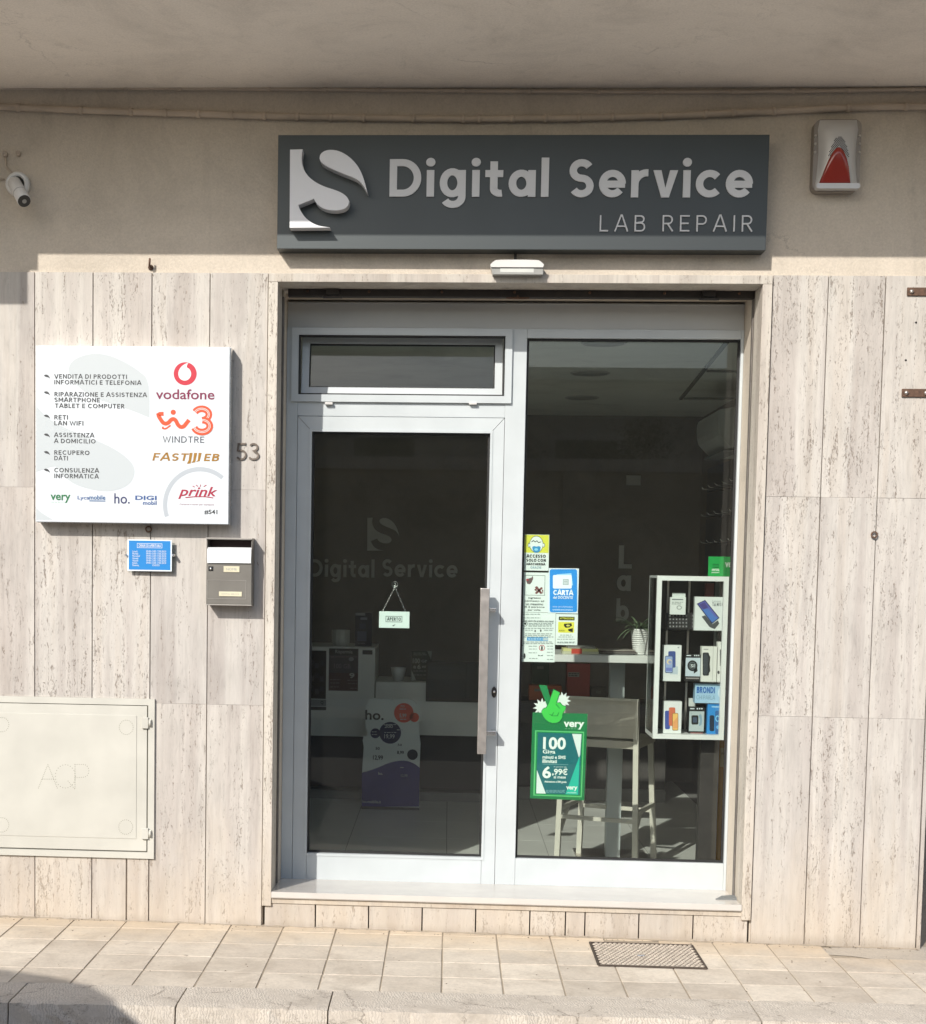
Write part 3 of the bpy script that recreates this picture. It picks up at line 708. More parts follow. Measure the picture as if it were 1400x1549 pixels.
# shutter track under the lintel
M('guide_dark', (0.035, 0.030, 0.027), 0.65, 0.2, 0.25, 20)
tr = thing('shutter_track', 'dark rusty roller shutter rail fixed under the lintel above the door', 'rail', (0.29, 0.2, OZ1))
rx0, rx1 = W(436, 443, .17)[0], W(1140, 447, .17)[0]
m = MB(); zr = OZ1
m.box(rx0, rx1, 0.150, 0.156, zr - 0.034, zr - 0.001); m.box(rx0, rx1, 0.156, 0.19, zr - 0.034, zr - 0.028); m.box(rx0, rx1, 0.19, 0.196, zr - 0.034, zr - 0.001); m.build('channel', 'guide_dark', tr)
for p in (503, 1072):
    x = W(p, 445, .15)[0]; m = MB().box(x - 0.03, x + 0.03, 0.135, 0.205, zr - 0.03, zr - 0.002, 0.003); m.box(x - .045, x + .045, 0.132, 0.149, zr - 0.045, zr - 0.036); m.build('bracket', 'dark_metal', tr)
for p in (465, 558, 668, 778, 892, 1005, 1118):
    x = W(p, 443, .15)[0]; MB().lathe([(0.0, -0.008), (0.006, -0.006), (0.007, 0)], (x, 0.1499, zr - 0.012), 'y', 10).build('bolt', 'rust', tr)
x = W(783, 450, .14)[0]; m = MB(); m.tube([(x + 0.052 * math.cos(a), 0.13 + 0.02 * math.sin(a), zr - 0.042 + 0.006 * math.sin(a)) for a in [2 * math.pi * k / 24 for k in range(24)]], 0.003, 6, True)
m.box(x - 0.004, x + 0.004, 0.135, 0.156, zr - 0.042, zr - 0.028); m.build('pull_ring', 'rust', tr)
for s, xx in ((-1, OX0), (1, OX1)):
    m = MB(); a, b_ = (xx + 0.0005, xx + 0.009) if s < 0 else (xx - 0.006, xx - 0.0005)
    m.box(a, b_, 0.162, 0.19, tzf + 0.001, zr - 0.036); m.build('guide_channel', M('guide_grey', (0.16, 0.145, 0.13), 0.6, 0.2, 0.2, 20), tr)

# ------------------------------------------------------------------ shopfront
fx0, fx1 = OX0 + 0.0035, OX1 - 0.0035
sf = thing('shopfront_frame', 'white aluminium shopfront with tall fixed window and small open transom light', 'shopfront', (0.29, F, tzb))
FB = F + 0.07
zh = W(790, 497, F)[1]                                   # underside of the header panel
zb_f = tzb + 0.003
MB().box(fx0, fx1, F + 0.012, FB, zh, OZ1 - 0.02, 0.002).build('header_panel', 'header_aluminium', sf)
hd = MB().box(fx0, fx1, F + 0.004, F + 0.0118, W(790, 459, F)[1], OZ1 - 0.03, 0.002).build('header_strip', 'header_aluminium', sf)
dx0, dx1, dz0, dz1 = rect(446, 631, 755, 1336, F)         # door leaf
wx0, wx1, wz0, wz1 = rect(788, 512, 1108, 1303, F)        # window opening
MB().box(fx0, dx0 - 0.0022, F, FB, zb_f, zh - 0.0005, 0.002).build('frame_post', 'aluminium', sf)
MB().box(dx1 + 0.0022, wx0, F, FB, zb_f, zh - 0.0005, 0.002).build('frame_post', 'aluminium', sf)
MB().box(wx1, fx1, F, FB, zb_f, zh - 0.0005, 0.002).build('frame_post', 'aluminium', sf)
tx_0, tx_1, tz_0, tz_1 = rect(441, 497, 774, 609, F)
MB().box(dx0 - 0.0017, dx1 + 0.0017, F + 0.002, FB, dz1 + 0.0022, tz_0 + 0.004, 0.0015).build('frame_rail', 'aluminium', sf)
MB().box(wx0 + 0.0005, wx1 - 0.0005, F + 0.002, FB, zb_f, wz0, 0.002).build('frame_rail', 'aluminium', sf)
MB().box(wx0 + 0.0005, wx1 - 0.0005, F + 0.002, FB, wz1, zh - 0.001, 0.001).build('frame_rail', 'aluminium', sf)
# fixed window
g_ = MB().box(wx0 + 0.0008, wx1 - 0.0008, GL, GL + 0.008, wz0 + 0.0008, wz1 - 0.0008).build('window_pane', GLASS, sf)
sub(ring_rect(wx0 + 0.001, wx1 - 0.001, wz0 + 0.001, wz1 - 0.001, 0.010, GL - 0.012, GL - 0.0005), 'gasket', 'gasket', g_, sf)
# transom: fixed frame and a sash tipped inwards
tf = ring_rect(tx_0, tx_1, tz_0, tz_1, 0.034, F - 0.016, F + 0.002).build('transom_frame', 'aluminium', sf)
sub(ring_rect(tx_0 + 0.0345, tx_1 - 0.0345, tz_0 + 0.0345, tz_1 - 0.0345, 0.006, F - 0.010, F + 0.03), 'gasket', 'gasket', tf, sf)
s0, s1, s2, s3 = tx_0 + 0.043, tx_1 - 0.043, tz_0 + 0.040, tz_1 - 0.02
hinge = (0, F + 0.035, s2); TA = R(-11)
sash = ring_rect(s0, s1, s2, s3, 0.036, F + 0.035, F + 0.075).rot(TA, 'X', hinge).build('transom_sash', 'aluminium', sf)
sub(MB().box(s0 + 0.035, s1 - 0.035, F + 0.05, F + 0.056, s2 + 0.035, s3 - 0.035).rot(TA, 'X', hinge), 'pane', GLASS, sash, sf)
sub(ring_rect(s0 + 0.037, s1 - 0.037, s2 + 0.037, s3 - 0.037, 0.005, F + 0.042, F + 0.0495).rot(TA, 'X', hinge), 'gasket', 'gasket', sash, sf)
for p in (497, 715):
    x, z = W(p, 609.5, F - .02); MB().box(x - 0.019, x + 0.019, F - 0.024, F + 0.002, z - 0.008, z + 0.004, 0.003).build('drain_cap', 'white_plastic', sf)
# door leaf
door = thing('glazed_door', 'white framed glass shop door with long steel pull handle', 'door', ((dx0 + dx1) / 2, F, dz0))
gx_0, gx_1, gz_0, gz_1 = rect(467.5, 654, 734.5, 1294, F)
def quad(pts, name):
    m = MB().prism(pts, F, FB - 0.01); return m.build(name, 'aluminium', door)
e = 0.0014
quad([(dx0, dz0), (gx_0 - e, dz0), (gx_0 - e, gz_1), (dx0, dz1 - e)], 'stile'); quad([(dx1, dz0), (dx1, dz1 - e), (gx_1 + e, gz_1), (gx_1 + e, dz0)], 'stile')
quad([(dx0 + e, dz1), (gx_0, gz_1 + e), (gx_1, gz_1 + e), (dx1 - e, dz1)], 'rail'); quad([(gx_0, dz0), (gx_1, dz0), (gx_1, gz_0), (gx_0, gz_0)], 'rail')
q = 0.0012
bead = ring_rect(gx_0 - 0.012, gx_1 + 0.012, gz_0 - 0.012, gz_1 + 0.012, 0.012, F - 0.004, F - 0.0003).build('glazing_bead', 'aluminium', door)
gp_ = MB().box(gx_0 + q, gx_1 - q, GL, GL + 0.008, gz_0 + q, gz_1 - q).build('glass_pane', GLASS, door)
sub(ring_rect(gx_0 + q, gx_1 - q, gz_0 + q, gz_1 - q, 0.009, GL - 0.012, GL - 0.0005), 'gasket', 'gasket', gp_, door)
HY = F - 0.085
hx0, hx1, hz0, hz1 = rect(724, 890, 737.5, 1140, HY)
hb = MB().box(hx0, hx1, HY - 0.02, HY + 0.02, hz0, hz1, 0.002).build('pull_handle', 'steel', door)
for p in (923, 1109):
    z = W(745, p, HY)[1]; xr = W(749, p, F)[0]
    m = MB().box(hx1 - 0.004, xr, HY - 0.008, HY + 0.010, z - 0.010, z + 0.010, 0.001); m.box(xr - 0.022, xr, HY + 0.0101, F, z - 0.010, z + 0.010, 0.001)
    sub(m, 'bracket', 'steel_bright', hb, door)
x, z = W(747, 1047, F)
lk = MB().lathe([(0.0, 0), (0.014, 0), (0.016, 0.004), (0.016, 0.0075)], (x, F - 0.008, z), 'y', 20)
bmesh.ops.scale(lk.bm, vec=(0.8, 1, 1.7), verts=lk.bm.verts, space=Matrix.Translation((-x, 0, -z)))
lo = lk.build('lock', 'dark_metal', door)
sub(MB().lathe([(0.0, 0), (0.006, 0), (0.006, 0.004)], (x, F - 0.011, z + 0.003), 'y', 12), 'key_cylinder', 'steel_bright', lo, door)
# small wedge lying on the threshold
x0, z0 = W(1095, 1360, 0.12)
wd = MB(); zz = tzf - 0.005
ctr = W(1098, 1358, 0.16)[0]
for q in ([(ctr - 0.06, 0.10), (ctr + 0.065, 0.10), (ctr + 0.065, 0.17), (ctr - 0.02, 0.17)],):
    A = [wd.bm.verts.new((x, y, zz - 0.0045)) for x, y in q]; B = [wd.bm.verts.new((x, y, zz + (0.004 if i in (0, 3) else 0.013))) for i, (x, y) in enumerate(q)]
    wd.bm.faces.new(A[::-1]); wd.bm.faces.new(B)
    for i in range(4): wd.bm.faces.new((A[i], A[(i + 1) % 4], B[(i + 1) % 4], B[i]))
M('grey_rubber', (0.16, 0.17, 0.17), 0.6, 0, 0.1)
tag(wd.build('door_wedge', 'grey_rubber'), 'flat grey wedge lying on the marble threshold by the right jamb', 'door wedge')

# ------------------------------------------------------------------ fascia sign
SD = 0.09
def sign_mat():
    m, n, l, b = nodes_of('sign_face')
    b.inputs['Base Color'].default_value = (0.080, 0.088, 0.090, 1); b.inputs['Roughness'].default_value = 0.5; b.inputs['Metallic'].default_value = 1.0
    b.inputs['Specular IOR Level'].default_value = 0.5
    t = noise(n, l, mapping(n, l, (3, 3, 3), False), 1.0, 5, 0.6); mr = n.new('ShaderNodeMapRange'); mr.inputs[3].default_value = 0.46; mr.inputs[4].default_value = 0.56
    l.new(t, mr.inputs[0]); l.new(mr.outputs[0], b.inputs['Roughness']); return m
sign_mat()
M('sign_letter', (0.60, 0.61, 0.62), 0.4, 0.0, 0.02); M('sign_logo', (0.70, 0.71, 0.73), 0.35, 0.0, 0.02)
sgx0, sgx1, sgz0, sgz1 = rect(419.5, 204, 1161, 377.5, -SD)
fs = thing('fascia_sign', 'dark grey box sign with raised white logo and shop name above the door', 'shop sign', ((sgx0 + sgx1) / 2, 0.0, sgz0))
MB().box(sgx0, sgx1, -SD, 0.011, sgz0, sgz1, 0.0015).build('sign_box', 'sign_face', fs)
Z = zm(400, 200, 4.375)
la = [(168, 115), (252, 113), (244, 160), (246, 205), (262, 255), (292, 297), (340, 334), (400, 362), (460, 380), (510, 400), (546, 428), (560, 458), (552, 487), (525, 508), (480, 518), (430, 516), (388, 504), (355, 484), (336, 460), (326, 440), (222, 482), (238, 522), (268, 566), (312, 600), (362, 621), (432, 630), (165, 632)]
lb = [(362, 165), (372, 140), (400, 121), (440, 115), (490, 123), (542, 149), (592, 192), (630, 245), (654, 303), (668, 355), (681, 402), (660, 362), (628, 322), (580, 296), (500, 266), (420, 231), (382, 207), (366, 187)]
LD = SD + 0.066
for q in (la, lb):
    w_ = onplane(Z(q), -LD); m = MB().prism(chaikin(w_, 2, 40), -LD, -SD - 0.0005)
    m.build('logo_relief', 'sign_logo', fs)
def sign_text(s, name, px0, py0, px1, py1, **kw):
    x0, x1, z0, z1 = rect(px0, py0, px1, py1, -SD - 0.008); m = MB()
    stroke_text(m, s, x0, x1, z0, z1, -SD - 0.008, depth=0.0075, **kw); return m.build(name, 'sign_letter', fs)
sign_text('Digital', 'lettering', 589, 239.5, 830, 297.5, w=0.185, gap=0.135, capz=1.02)
sign_text('Service', 'lettering', 861, 239.5, 1139, 298.5, w=0.185, gap=0.135, capz=1.02)
sign_text('LAB', 'lettering', 907, 325.5, 976, 350, w=0.085, gap=0.42)
sign_text('REPAIR', 'lettering', 1002, 325.5, 1138, 350, w=0.085, gap=0.42)
# small white floodlight under the sign
lmp = thing('wall_light', 'small white outdoor light with rounded top above the door centre', 'light', (*W(782, 390, 0.0)[:1], 0.0, W(782, 405, 0)[1]))
l0, l1, lz0, lz1 = rect(741, 394.5, 822, 416, -0.05)
pts = chaikin([(l0 + 0.004, lz0 + 0.03), (l0, lz0 + 0.042), (l0 + 0.016, lz1 - 0.006), (l0 + 0.03, lz1), (l1 - 0.03, lz1), (l1 - 0.016, lz1 - 0.006), (l1, lz0 + 0.042), (l1 - 0.004, lz0 + 0.03)], 2, 60)
m = MB().prism(pts, -0.075, -0.006); m.build('housing', 'white_plastic', lmp)
m = MB().prism([(l0 + 0.012, lz0), (l1 - 0.003, lz0), (l1 - 0.003, lz0 + 0.0295), (l0 + 0.004, lz0 + 0.0295)], -0.066, -0.012); ho = m.build('lamp_body', M('lamp_grey', (0.30, 0.30, 0.28), 0.35), lmp)
m = MB().box(l0 + 0.045, l1 - 0.045, -0.0675, -0.0662, lz0 + 0.008, lz0 + 0.026); sub(m, 'lens', M('lamp_lens', (0.55, 0.56, 0.52), 0.15), ho, lmp)
m = MB().bar((W(779, 392)[0], -0.012, lz1 - 0.002), (W(779, 385)[0], -0.012, sgz0 - 0.001), 0.012); m.box(W(779, 392)[0] - .03, W(779, 392)[0] + .03, -0.02, 0.011, lz1, lz1 + .008); m.build('bracket', 'dark_metal', lmp)

# ------------------------------------------------------------------ services panel
PD = 0.095
pn = thing('services_panel', 'white square sign panel listing computer services and phone brand logos', 'sign', (*W(200, 795)[:1], 0.0, W(200, 795)[1]))
a0, a1, b0, b1 = rect(53.5, 524, 346, 791, -PD)
M('panel_white', (0.61, 0.65, 0.68), 0.3, 0, 0.015)
MB().box(a0, a1, -PD, -0.003, b0, b1, 0.0015).build('panel_box', 'panel_white', pn)
ring_rect(a0 - 0.003, a1 + 0.003, b0 - 0.003, b1 + 0.003, 0.0028, -PD + 0.02, -0.0025).build('edge_trim', 'steel_bright', pn)
Z = zm(40, 510, 4.375)
GS = M('panel_tint', (0.49, 0.53, 0.545), 0.3, 0, 0)
for q in ([(275, 235), (281, 185), (320, 143), (400, 113), (480, 108), (560, 125), (650, 165), (740, 220), (812, 285), (812, 533), (700, 485), (560, 440), (440, 400), (360, 345), (310, 295)],
          [(63, 455), (120, 520), (200, 575), (330, 635), (480, 690), (600, 750), (690, 820), (718, 880), (700, 950), (650, 995), (560, 1022), (460, 1017), (340, 985), (265, 940), (222, 885), (190, 855), (150, 860), (63, 893)],
          [(63, 1130), (100, 1165), (172, 1208), (63, 1208)]):
    px_poly('swoosh_print', GS, pn, Z(chaikin(q, 2, 48)), -PD, 0.0006)
# ring behind the ink-shop logo, clipped by the panel edge
rp = MB(); CXr, CYr = 1145, 1110
for k in range(30):
    a, b_ = R(-199 + k * 5.0), R(-199 + (k + 1) * 5.0); c4 = []
    for rr, an in ((243, a), (243, b_), (216, b_), (216, a)): c4.append((CXr + rr * math.cos(an), CYr + rr * 1.03 * math.sin(an)))
    if all(60 < x < 1322 and y < 1228 for x, y in c4): rp.flat(onplane(Z(c4), -PD), -PD - 0.0006)
rp.build('ring_print', M('panel_tint_blue', (0.42, 0.455, 0.49), 0.3, 0, 0), pn)
def ptxt(s, x0, y0, x1, y1, mat='print_dark', **kw):
    (p0, q0), (p1, q1) = Z([(x0, y0), (x1, y1)])
    return px_text(s, 'lettering', mat, pn, p0, q0, p1, q1, -PD, **kw)
def ftxt(s, x0, y0, x1, y1, mat, **kw):
    (p0, q0), (p1, q1) = Z([(x0, y0), (x1, y1)])
    return font_text(s, 'lettering', mat, pn, p0, q0, p1, q1, -PD, **kw)
TL = [('VENDITA DI PRODOTTI', 184, 243, 664, 279), ('INFORMATICI E TELEFONIA', 183, 281, 758, 319), ('RIPARAZIONE E ASSISTENZA', 184, 359, 795, 401), ('SMARTPHONE', 184, 399, 485, 432), ('TABLET E COMPUTER', 188, 436, 646, 475),
      ('RETI', 183, 513, 273, 547), ('LAN WIFI', 183, 552, 375, 587), ('ASSISTENZA', 183, 631, 446, 665), ('A DOMICILIO', 183, 670, 456, 706), ('RECUPERO', 183, 746, 416, 783), ('DATI', 183, 784, 273, 818), ('CONSULENZA', 183, 864, 478, 899), ('INFORMATICA', 183, 902, 476, 938)]
for s, x0, y0, x1, y1 in TL: ptxt(s, x0, (y0 + y1) / 2 - 14.5, x1, (y0 + y1) / 2 + 14.5, w=0.175, gap=0.20, space=0.36)
for y in (262, 373, 527, 652, 768, 885):
    q = [(-20, -10), (-8, -15), (4, -13), (14, -4), (22, 14), (10, 4), (-4, 2), (-14, -2)]
    px_poly('bullet', 'print_dark', pn, Z(chaikin([(134 + a, y + b_) for a, b_ in q], 1, 60)), -PD, 0.001)
RED = C('b81c34'); MAG = C('741540'); ORA = C('cf4a20'); GOLD = C('94690f'); NAVY = C('262a5a'); GRN = C('176a3c'); BLU = C('1c5488'); DBL = C('244c88')
px_poly('roundel', RED, pn, Z(circ(1049, 242, 76, 40)), -PD, 0.0008)
px_poly('roundel_drop', 'print_white', pn, Z(chaikin([(1003, 246), (1006, 222), (1022, 196), (1046, 178), (1070, 170), (1061, 186), (1060, 200), (1080, 213), (1090, 238), (1086, 262), (1070, 282), (1046, 290), (1022, 282), (1008, 266)], 2, 60)), -PD, 0.0013)
ftxt('vodafone', 855, 345, 1243, 412, MAG, bold=0.012)
def thick_line(pts, w, d, y):
    m = MB(); Q = [Vector(p) for p in pts]; L, Rr = [], []
    for i in range(len(Q)):
        dd = (Q[min(i + 1, len(Q) - 1)] - Q[max(i - 1, 0)]).normalized(); nn = Vector((-dd.y, dd.x)); ww = w[i] if isinstance(w, list) else w
        L.append(Q[i] + nn * ww / 2); Rr.append(Q[i] - nn * ww / 2)
    for i in range(len(Q) - 1): m.flat(onplane(Z([tuple(L[i]), tuple(Rr[i]), tuple(Rr[i + 1]), tuple(L[i + 1])]), d), y)
    return m
wav = chaikin([(862, 500), (880, 535), (905, 572), (935, 572), (960, 540), (985, 545), (1005, 590), (1035, 598), (1065, 560), (1090, 528)], 2, 170)[1:-4]
thick_line(wav, 26, -PD, -PD - 0.0010).build('wave_logo', ORA, pn)
px_poly('logo_dot', ORA, pn, Z(circ(970, 497, 17, 18)), -PD, 0.001)
thick_line(chaikin([(890, 598), (915, 610), (945, 590), (965, 572)], 2, 170)[1:-4], 10, -PD, -PD - 0.001).build('wave_logo', ORA, pn)
p3 = A_(1158, 512, 48, 38, -155, 85, 14) + A_(1160, 588, 52, 40, -80, 165, 16)
for q3, e3 in ((A_(1158, 512, 48, 38, -155, 85, 14), 0.0), (A_(1160, 588, 52, 40, -85, 165, 16), 0.0012)):
    thick_line(q3, 44, -PD, -PD - 0.0010 - e3).build('figure_logo', ORA, pn); thick_line(q3, 12, -PD, -PD - 0.0014 - e3).build('figure_logo', 'print_white', pn); thick_line(q3, 5, -PD, -PD - 0.0018 - e3).build('figure_logo', ORA, pn)
ptxt('WINDTRE', 903, 657, 1175, 698, C('303442'), w=0.12, gap=0.24)
ptxt('FAST', 832, 768, 1062, 818, GOLD, w=0.17, gap=0.16, skew=0.16)
for k in range(3):
    px_poly('slash_logo', GOLD, pn, Z([(1078 + 30 * k, 766), (1098 + 30 * k, 766), (1085 + 30 * k, 836 - 8 * k), (1060 + 30 * k, 838 - 6 * k), (1072 + 30 * k, 815)]), -PD, 0.001)
ptxt('EB', 1172, 772, 1268, 820, GOLD, w=0.18, gap=0.2, skew=0.16)
ftxt('very', 158, 1042, 290, 1096, GRN, bold=0.02); ftxt('mobile', 165, 1087, 260, 1097, C('9cc4a8'), spacing=1.6)
ftxt('Lyca', 337, 1050, 415, 1082, DBL, bold=0.01); ftxt('mobile', 415, 1046, 521, 1076, BLU, bold=0.02)
px_rect('underline', BLU, pn, *Z([(415, 1081)])[0], *Z([(521, 1087)])[0], -PD, 0.001)
ftxt('ho.', 580, 1034, 682, 1102, NAVY, bold=0.006); ftxt('DIGI', 719, 1049, 860, 1078, DBL, bold=0.025); ftxt('mobil', 770, 1084, 860, 1110, DBL, bold=0.02)
ftxt('prink', 1003, 990, 1262, 1072, C('9c1838'), shear=0.3, bold=0.014)
thick_line([(1050, 1062), (1110, 1056), (1180, 1056), (1235, 1064)], 6, -PD, -PD - 0.001).build('underline', C('9c1838'), pn)
for a, b_ in (((1098, 985), (1112, 992)), ((1120, 978), (1134, 988)), ((1152, 976), (1148, 990)), ((1190, 978), (1172, 990))):
    thick_line([a, b_], 5, -PD, -PD - 0.001).build('spark', C('9c1838'), pn)
ftxt('Cartucce e toner per stampanti', 1012, 1102, 1240, 1115, C('8a5060')); ftxt('#541', 1176, 1142, 1262, 1174, 'print_dark', bold=0.02)

# ------------------------------------------------------------------ house number 53
hn = thing('house_number', 'grey metal house number 53 on the travertine beside the door', 'house number', (*W(374, 696)[:1], 0, W(374, 696)[1]))
M('pewter', (0.14, 0.115, 0.095), 0.5, 0.5, 0.15, 60)
for s, p0, p1 in (('5', 357, 373), ('3', 375.5, 392)):
    x0, x1, z0, z1 = rect(p0, 670, p1, 696, -0.008)
    m = MB(); stroke_text(m, s, x0, x1, z0, z1, -0.008, w=0.10, depth=0.007); m.build('digit', 'pewter', hn)

# ------------------------------------------------------------------ opening-hours plaque
oh = thing('hours_plaque', 'small sky blue opening hours plaque on clear acrylic under the white panel', 'plaque', (*W(228, 868)[:1], 0, W(228, 868)[1]))
OD = 0.035
x0, x1, z0, z1 = rect(192.5, 816.5, 259.5, 864, -OD)
MB().box(x0, x1, -OD, -OD + 0.004, z0, z1, 0.001).build('plate', C('dfe9ee', 0.25), oh)
x0, x1, z0, z1 = rect(194.5, 818, 257.5, 862, -OD); px_rect('print_field', C('2a80c4', 0.3), oh, 194.5, 818, 257.5, 862, -OD, 0.0006)
MB().prism(chaikin([(x0 - .01, z0 - .01), (x1 + 0.012, z0 - 0.01), (x1 + 0.026, z0 + 0.07), (x1 + 0.01, z1 - 0.005), (x0, z1 + .004)], 1, 60), -0.012, -0.008).build('backing', CLEAR, oh)
for p in (190.5, 262):
    x, z = W(p, 840, -OD); MB().lathe([(0, -0.012), (0.006, -0.010), (0.007, -0.004), (0.007, 0.032)], (x, -OD, z), 'y', 12).build('standoff', 'steel_bright', oh)
ring_rect(*rect(207, 822, 245, 829, -OD), 0.0018, -OD - 0.0012, -OD - 0.0008).build('title_frame', 'print_white', oh)
font_text('ORARI DI APERTURA', 'lettering', 'print_white', oh, 209.5, 823.5, 243, 827.5, -OD, bold=0.01)
for k, (d_, t_) in enumerate((('Lunedi', '09:00-13:00 17:00-20:30'), ('Martedi', '09:00-13:00 17:00-20:30'), ('Mercoledi', '09:00-13:00 17:00-20:30'), ('Giovedi', '09:00-13:00 17:00-20:30'), ('Venerdi', '09:00-13:00 17:00-20:30'), ('Sabato', '09:00-13:00 17:00-20:30'), ('Domenica', 'CHIUSO'))):
    y = 834 + k * 3.5
    font_text(d_, 'lettering', 'print_white', oh, 200, y - 1.4, 200 + 1.25 * len(d_), y + 1.4, -OD)
    font_text(t_, 'lettering', 'print_white', oh, *( (221, y - 1.4, 251, y + 1.4) if k < 6 else (230, y - 1.4, 241, y + 1.4)), -OD)

# ------------------------------------------------------------------ letter box with a leaflet
BD = 0.092
lbx = thing('letter_box', 'grey metal letter box with lock and name plates beside the door jamb', 'letter box', (*W(348, 917)[:1], 0, W(348, 917)[1]))
M('box_grey', (0.185, 0.175, 0.155), 0.42, 0.35, 0.05, 10); M('box_edge', (0.30, 0.285, 0.26), 0.4, 0.4, 0.05, 10); M('box_inside', (0.05, 0.03, 0.03), 0.7)
x0, x1, z0, z1 = rect(311.5, 815, 380.5, 916, -BD)
zs = rect(311, 852, 380, 916, -BD)[3]
t = 0.004
m = MB(); m.box(x0, x1, -BD + 0.004, -0.003, z0, z0 + t); m.box(x0, x0 + t, -BD + 0.004, -0.003, z0 + t, z1 - t); m.box(x1 - t, x1, -BD + 0.004, -0.003, z0 + t, z1 - t); m.box(x0 + t, x1 - t, -0.008, -0.003, z0 + t, z1 - t)
m.build('box_body', 'box_grey', lbx)
MB().box(x0 - .001, x1 + .001, -BD - 0.006, -0.003, z1 - t + 0.0003, z1 + 0.004, 0.001).build('box_roof', 'box_edge', lbx)
fd = MB().box(x0 + 0.001, x1 - 0.001, -BD, -BD + 0.0035, z0 + 0.006, zs, 0.001).build('box_door', 'box_grey', lbx)
MB().box(x0 + t, x1 - t, -BD + 0.03, -0.009, zs - 0.03, zs - 0.026).build('inner_shelf', 'box_inside', lbx)
MB().box(x0 + t + .0005, x1 - t - .0005, -0.0095, -0.0082, z0 + 0.01, z1 - 0.006).build('inner_back', 'box_inside', lbx)
MB().box(x0 - 0.001, x1 + 0.001, -BD - 0.003, -BD + 0.0035, z0, z0 + 0.005, 0.001).build('lower_lip', 'box_edge', lbx)
sub(ring_rect(*rect(313, 877.5, 372, 906, -BD), 0.0022, -BD - 0.0015, -BD - 0.0002), 'pressed_panel', 'box_edge', fd, lbx)
for r_, s in (((338, 856.5, 362, 865.5), 'NOME'), ((331, 895, 365.5, 902), 'DIGITAL SERVICE')):
    a = rect(*r_, -BD); pl = MB().box(a[0], a[1], -BD - 0.003, -BD - 0.0004, a[2], a[3], 0.001); po = sub(pl, 'name_plate', M('brass_plate', (0.62, 0.58, 0.42), 0.35), fd, lbx)
    font_box(s, 'lettering', 'print_grey', None, a[0] + .012 - lbx['_o'][0], a[1] - .012 - lbx['_o'][0], a[2] + .008 - lbx['_o'][2], a[3] - .008 - lbx['_o'][2], -BD - 0.0034).parent = fd
x, z = W(318.5, 860, -BD); m = MB().box(x - 0.011, x + 0.011, -BD - 0.003, -BD - 0.0003, z - 0.011, z + 0.011, 0.001); lo = sub(m, 'lock', 'black_plastic', fd, lbx)
MB_ = MB().lathe([(0, -0.004), (0.0055, -0.0035), (0.0055, 0)], (x, -BD - 0.003, z), 'y', 12); MB_.bm.transform(Matrix.Translation(-Vector(lbx['_o']))); MB_.build('key_cylinder', 'steel_bright').parent = fd
a = rect(313, 829, 379.5, 851.5, -BD - 0.008)
lf = MB(); n = 6
for k in range(n):      # folded sheet sagging out of the slot
    y0, y1 = -BD - 0.012 + 0.004 * math.sin(k), 0
pts = [(-BD + 0.05, a[3] - 0.002), (-BD + 0.01, a[3] + 0.002), (-BD - 0.004, a[3] - 0.006), (-BD - 0.010, a[2] + 0.02), (-BD - 0.009, a[2] - 0.002)]
vs = []
for y, z in pts:
    vs.append([lf.bm.verts.new((x, y, z + (0.0015 if i else 0))) for i, x in enumerate((a[0], (a[0] + a[1]) / 2, a[1]))])
for A, B in zip(vs, vs[1:]):
    for k in range(2): lf.bm.faces.new((A[k], A[k + 1], B[k + 1], B[k]))
lfo = lf.build('leaflet', 'print_white'); md = lfo.modifiers.new('s', 'SOLIDIFY'); md.thickness = 0.0012
tag(lfo, 'blank white leaflet sticking out of the grey letter box slot', 'leaflet')

# ------------------------------------------------------------------ utility hatch
uh = thing('utility_hatch', 'cream metal water meter hatch with hinges and dotted letters in the travertine', 'hatch', (*W(110, 1295)[:1], 0, W(110, 1295)[1]))
M('hatch_paint', (0.52, 0.51, 0.455), 0.45, 0, 0.07, 5.0); M('hatch_line', (0.22, 0.21, 0.16), 0.7)
hx_0, hx_1, hz_0, hz_1 = rect(-12, 1055, 233, 1296, -0.012)
ring_rect(hx_0, hx_1, hz_0, hz_1, 0.03, -0.014, -0.0012).build('frame', 'hatch_paint', uh)
i0, i1, i2, i3 = hx_0 + 0.032, hx_1 - 0.034, hz_0 + 0.034, hz_1 - 0.032
MB().box(i0 - .0015, i1 + .0015, -0.005, -0.003, i2 - .0015, i3 + .0015).build('recess', 'hatch_line', uh)
dr = MB().box(i0 + 0.002, i1 - 0.002, -0.012, -0.0052, i2 + 0.002, i3 - 0.002, 0.001).build('hatch_door', 'hatch_paint', uh)
d0, d1, d2, d3 = rect(-8, 1080, 206, 1266, -0.0122)
sub(MB().box(d0, d1, -0.0145, -0.0122, d2, d3, 0.0008), 'raised_panel', 'hatch_paint', dr, uh)
for p in (1093.5, 1261):
    x, z = W(221, p, -0.02); m = MB().box(x - 0.022, x + 0.010, -0.026, -0.0142, z - 0.026, z + 0.026, 0.002); m.box(x + 0.012, x + 0.024, -0.024, -0.0142, z - 0.017, z + 0.017, 0.002); ho = m.build('hinge', 'hatch_paint', uh)
    sub(MB().lathe([(0.0, -.012), (0.006, -0.012), (0.006, 0.012), (0, .012)], (x + 0.0175, -0.0255, z), 'z', 10), 'hinge_pin', 'hatch_paint', ho, uh)
M('punch', (0.24, 0.23, 0.18), 0.7)
def dots(pts_px, closed=False):
    m = MB()
    for p in pts_px:
        x, z = W(p[0], p[1], -0.0146); m.flat([(x + 0.0022 * math.cos(a), z + 0.0022 * math.sin(a)) for a in [2 * math.pi * k / 6 for k in range(6)]], -0.0149)
    return m
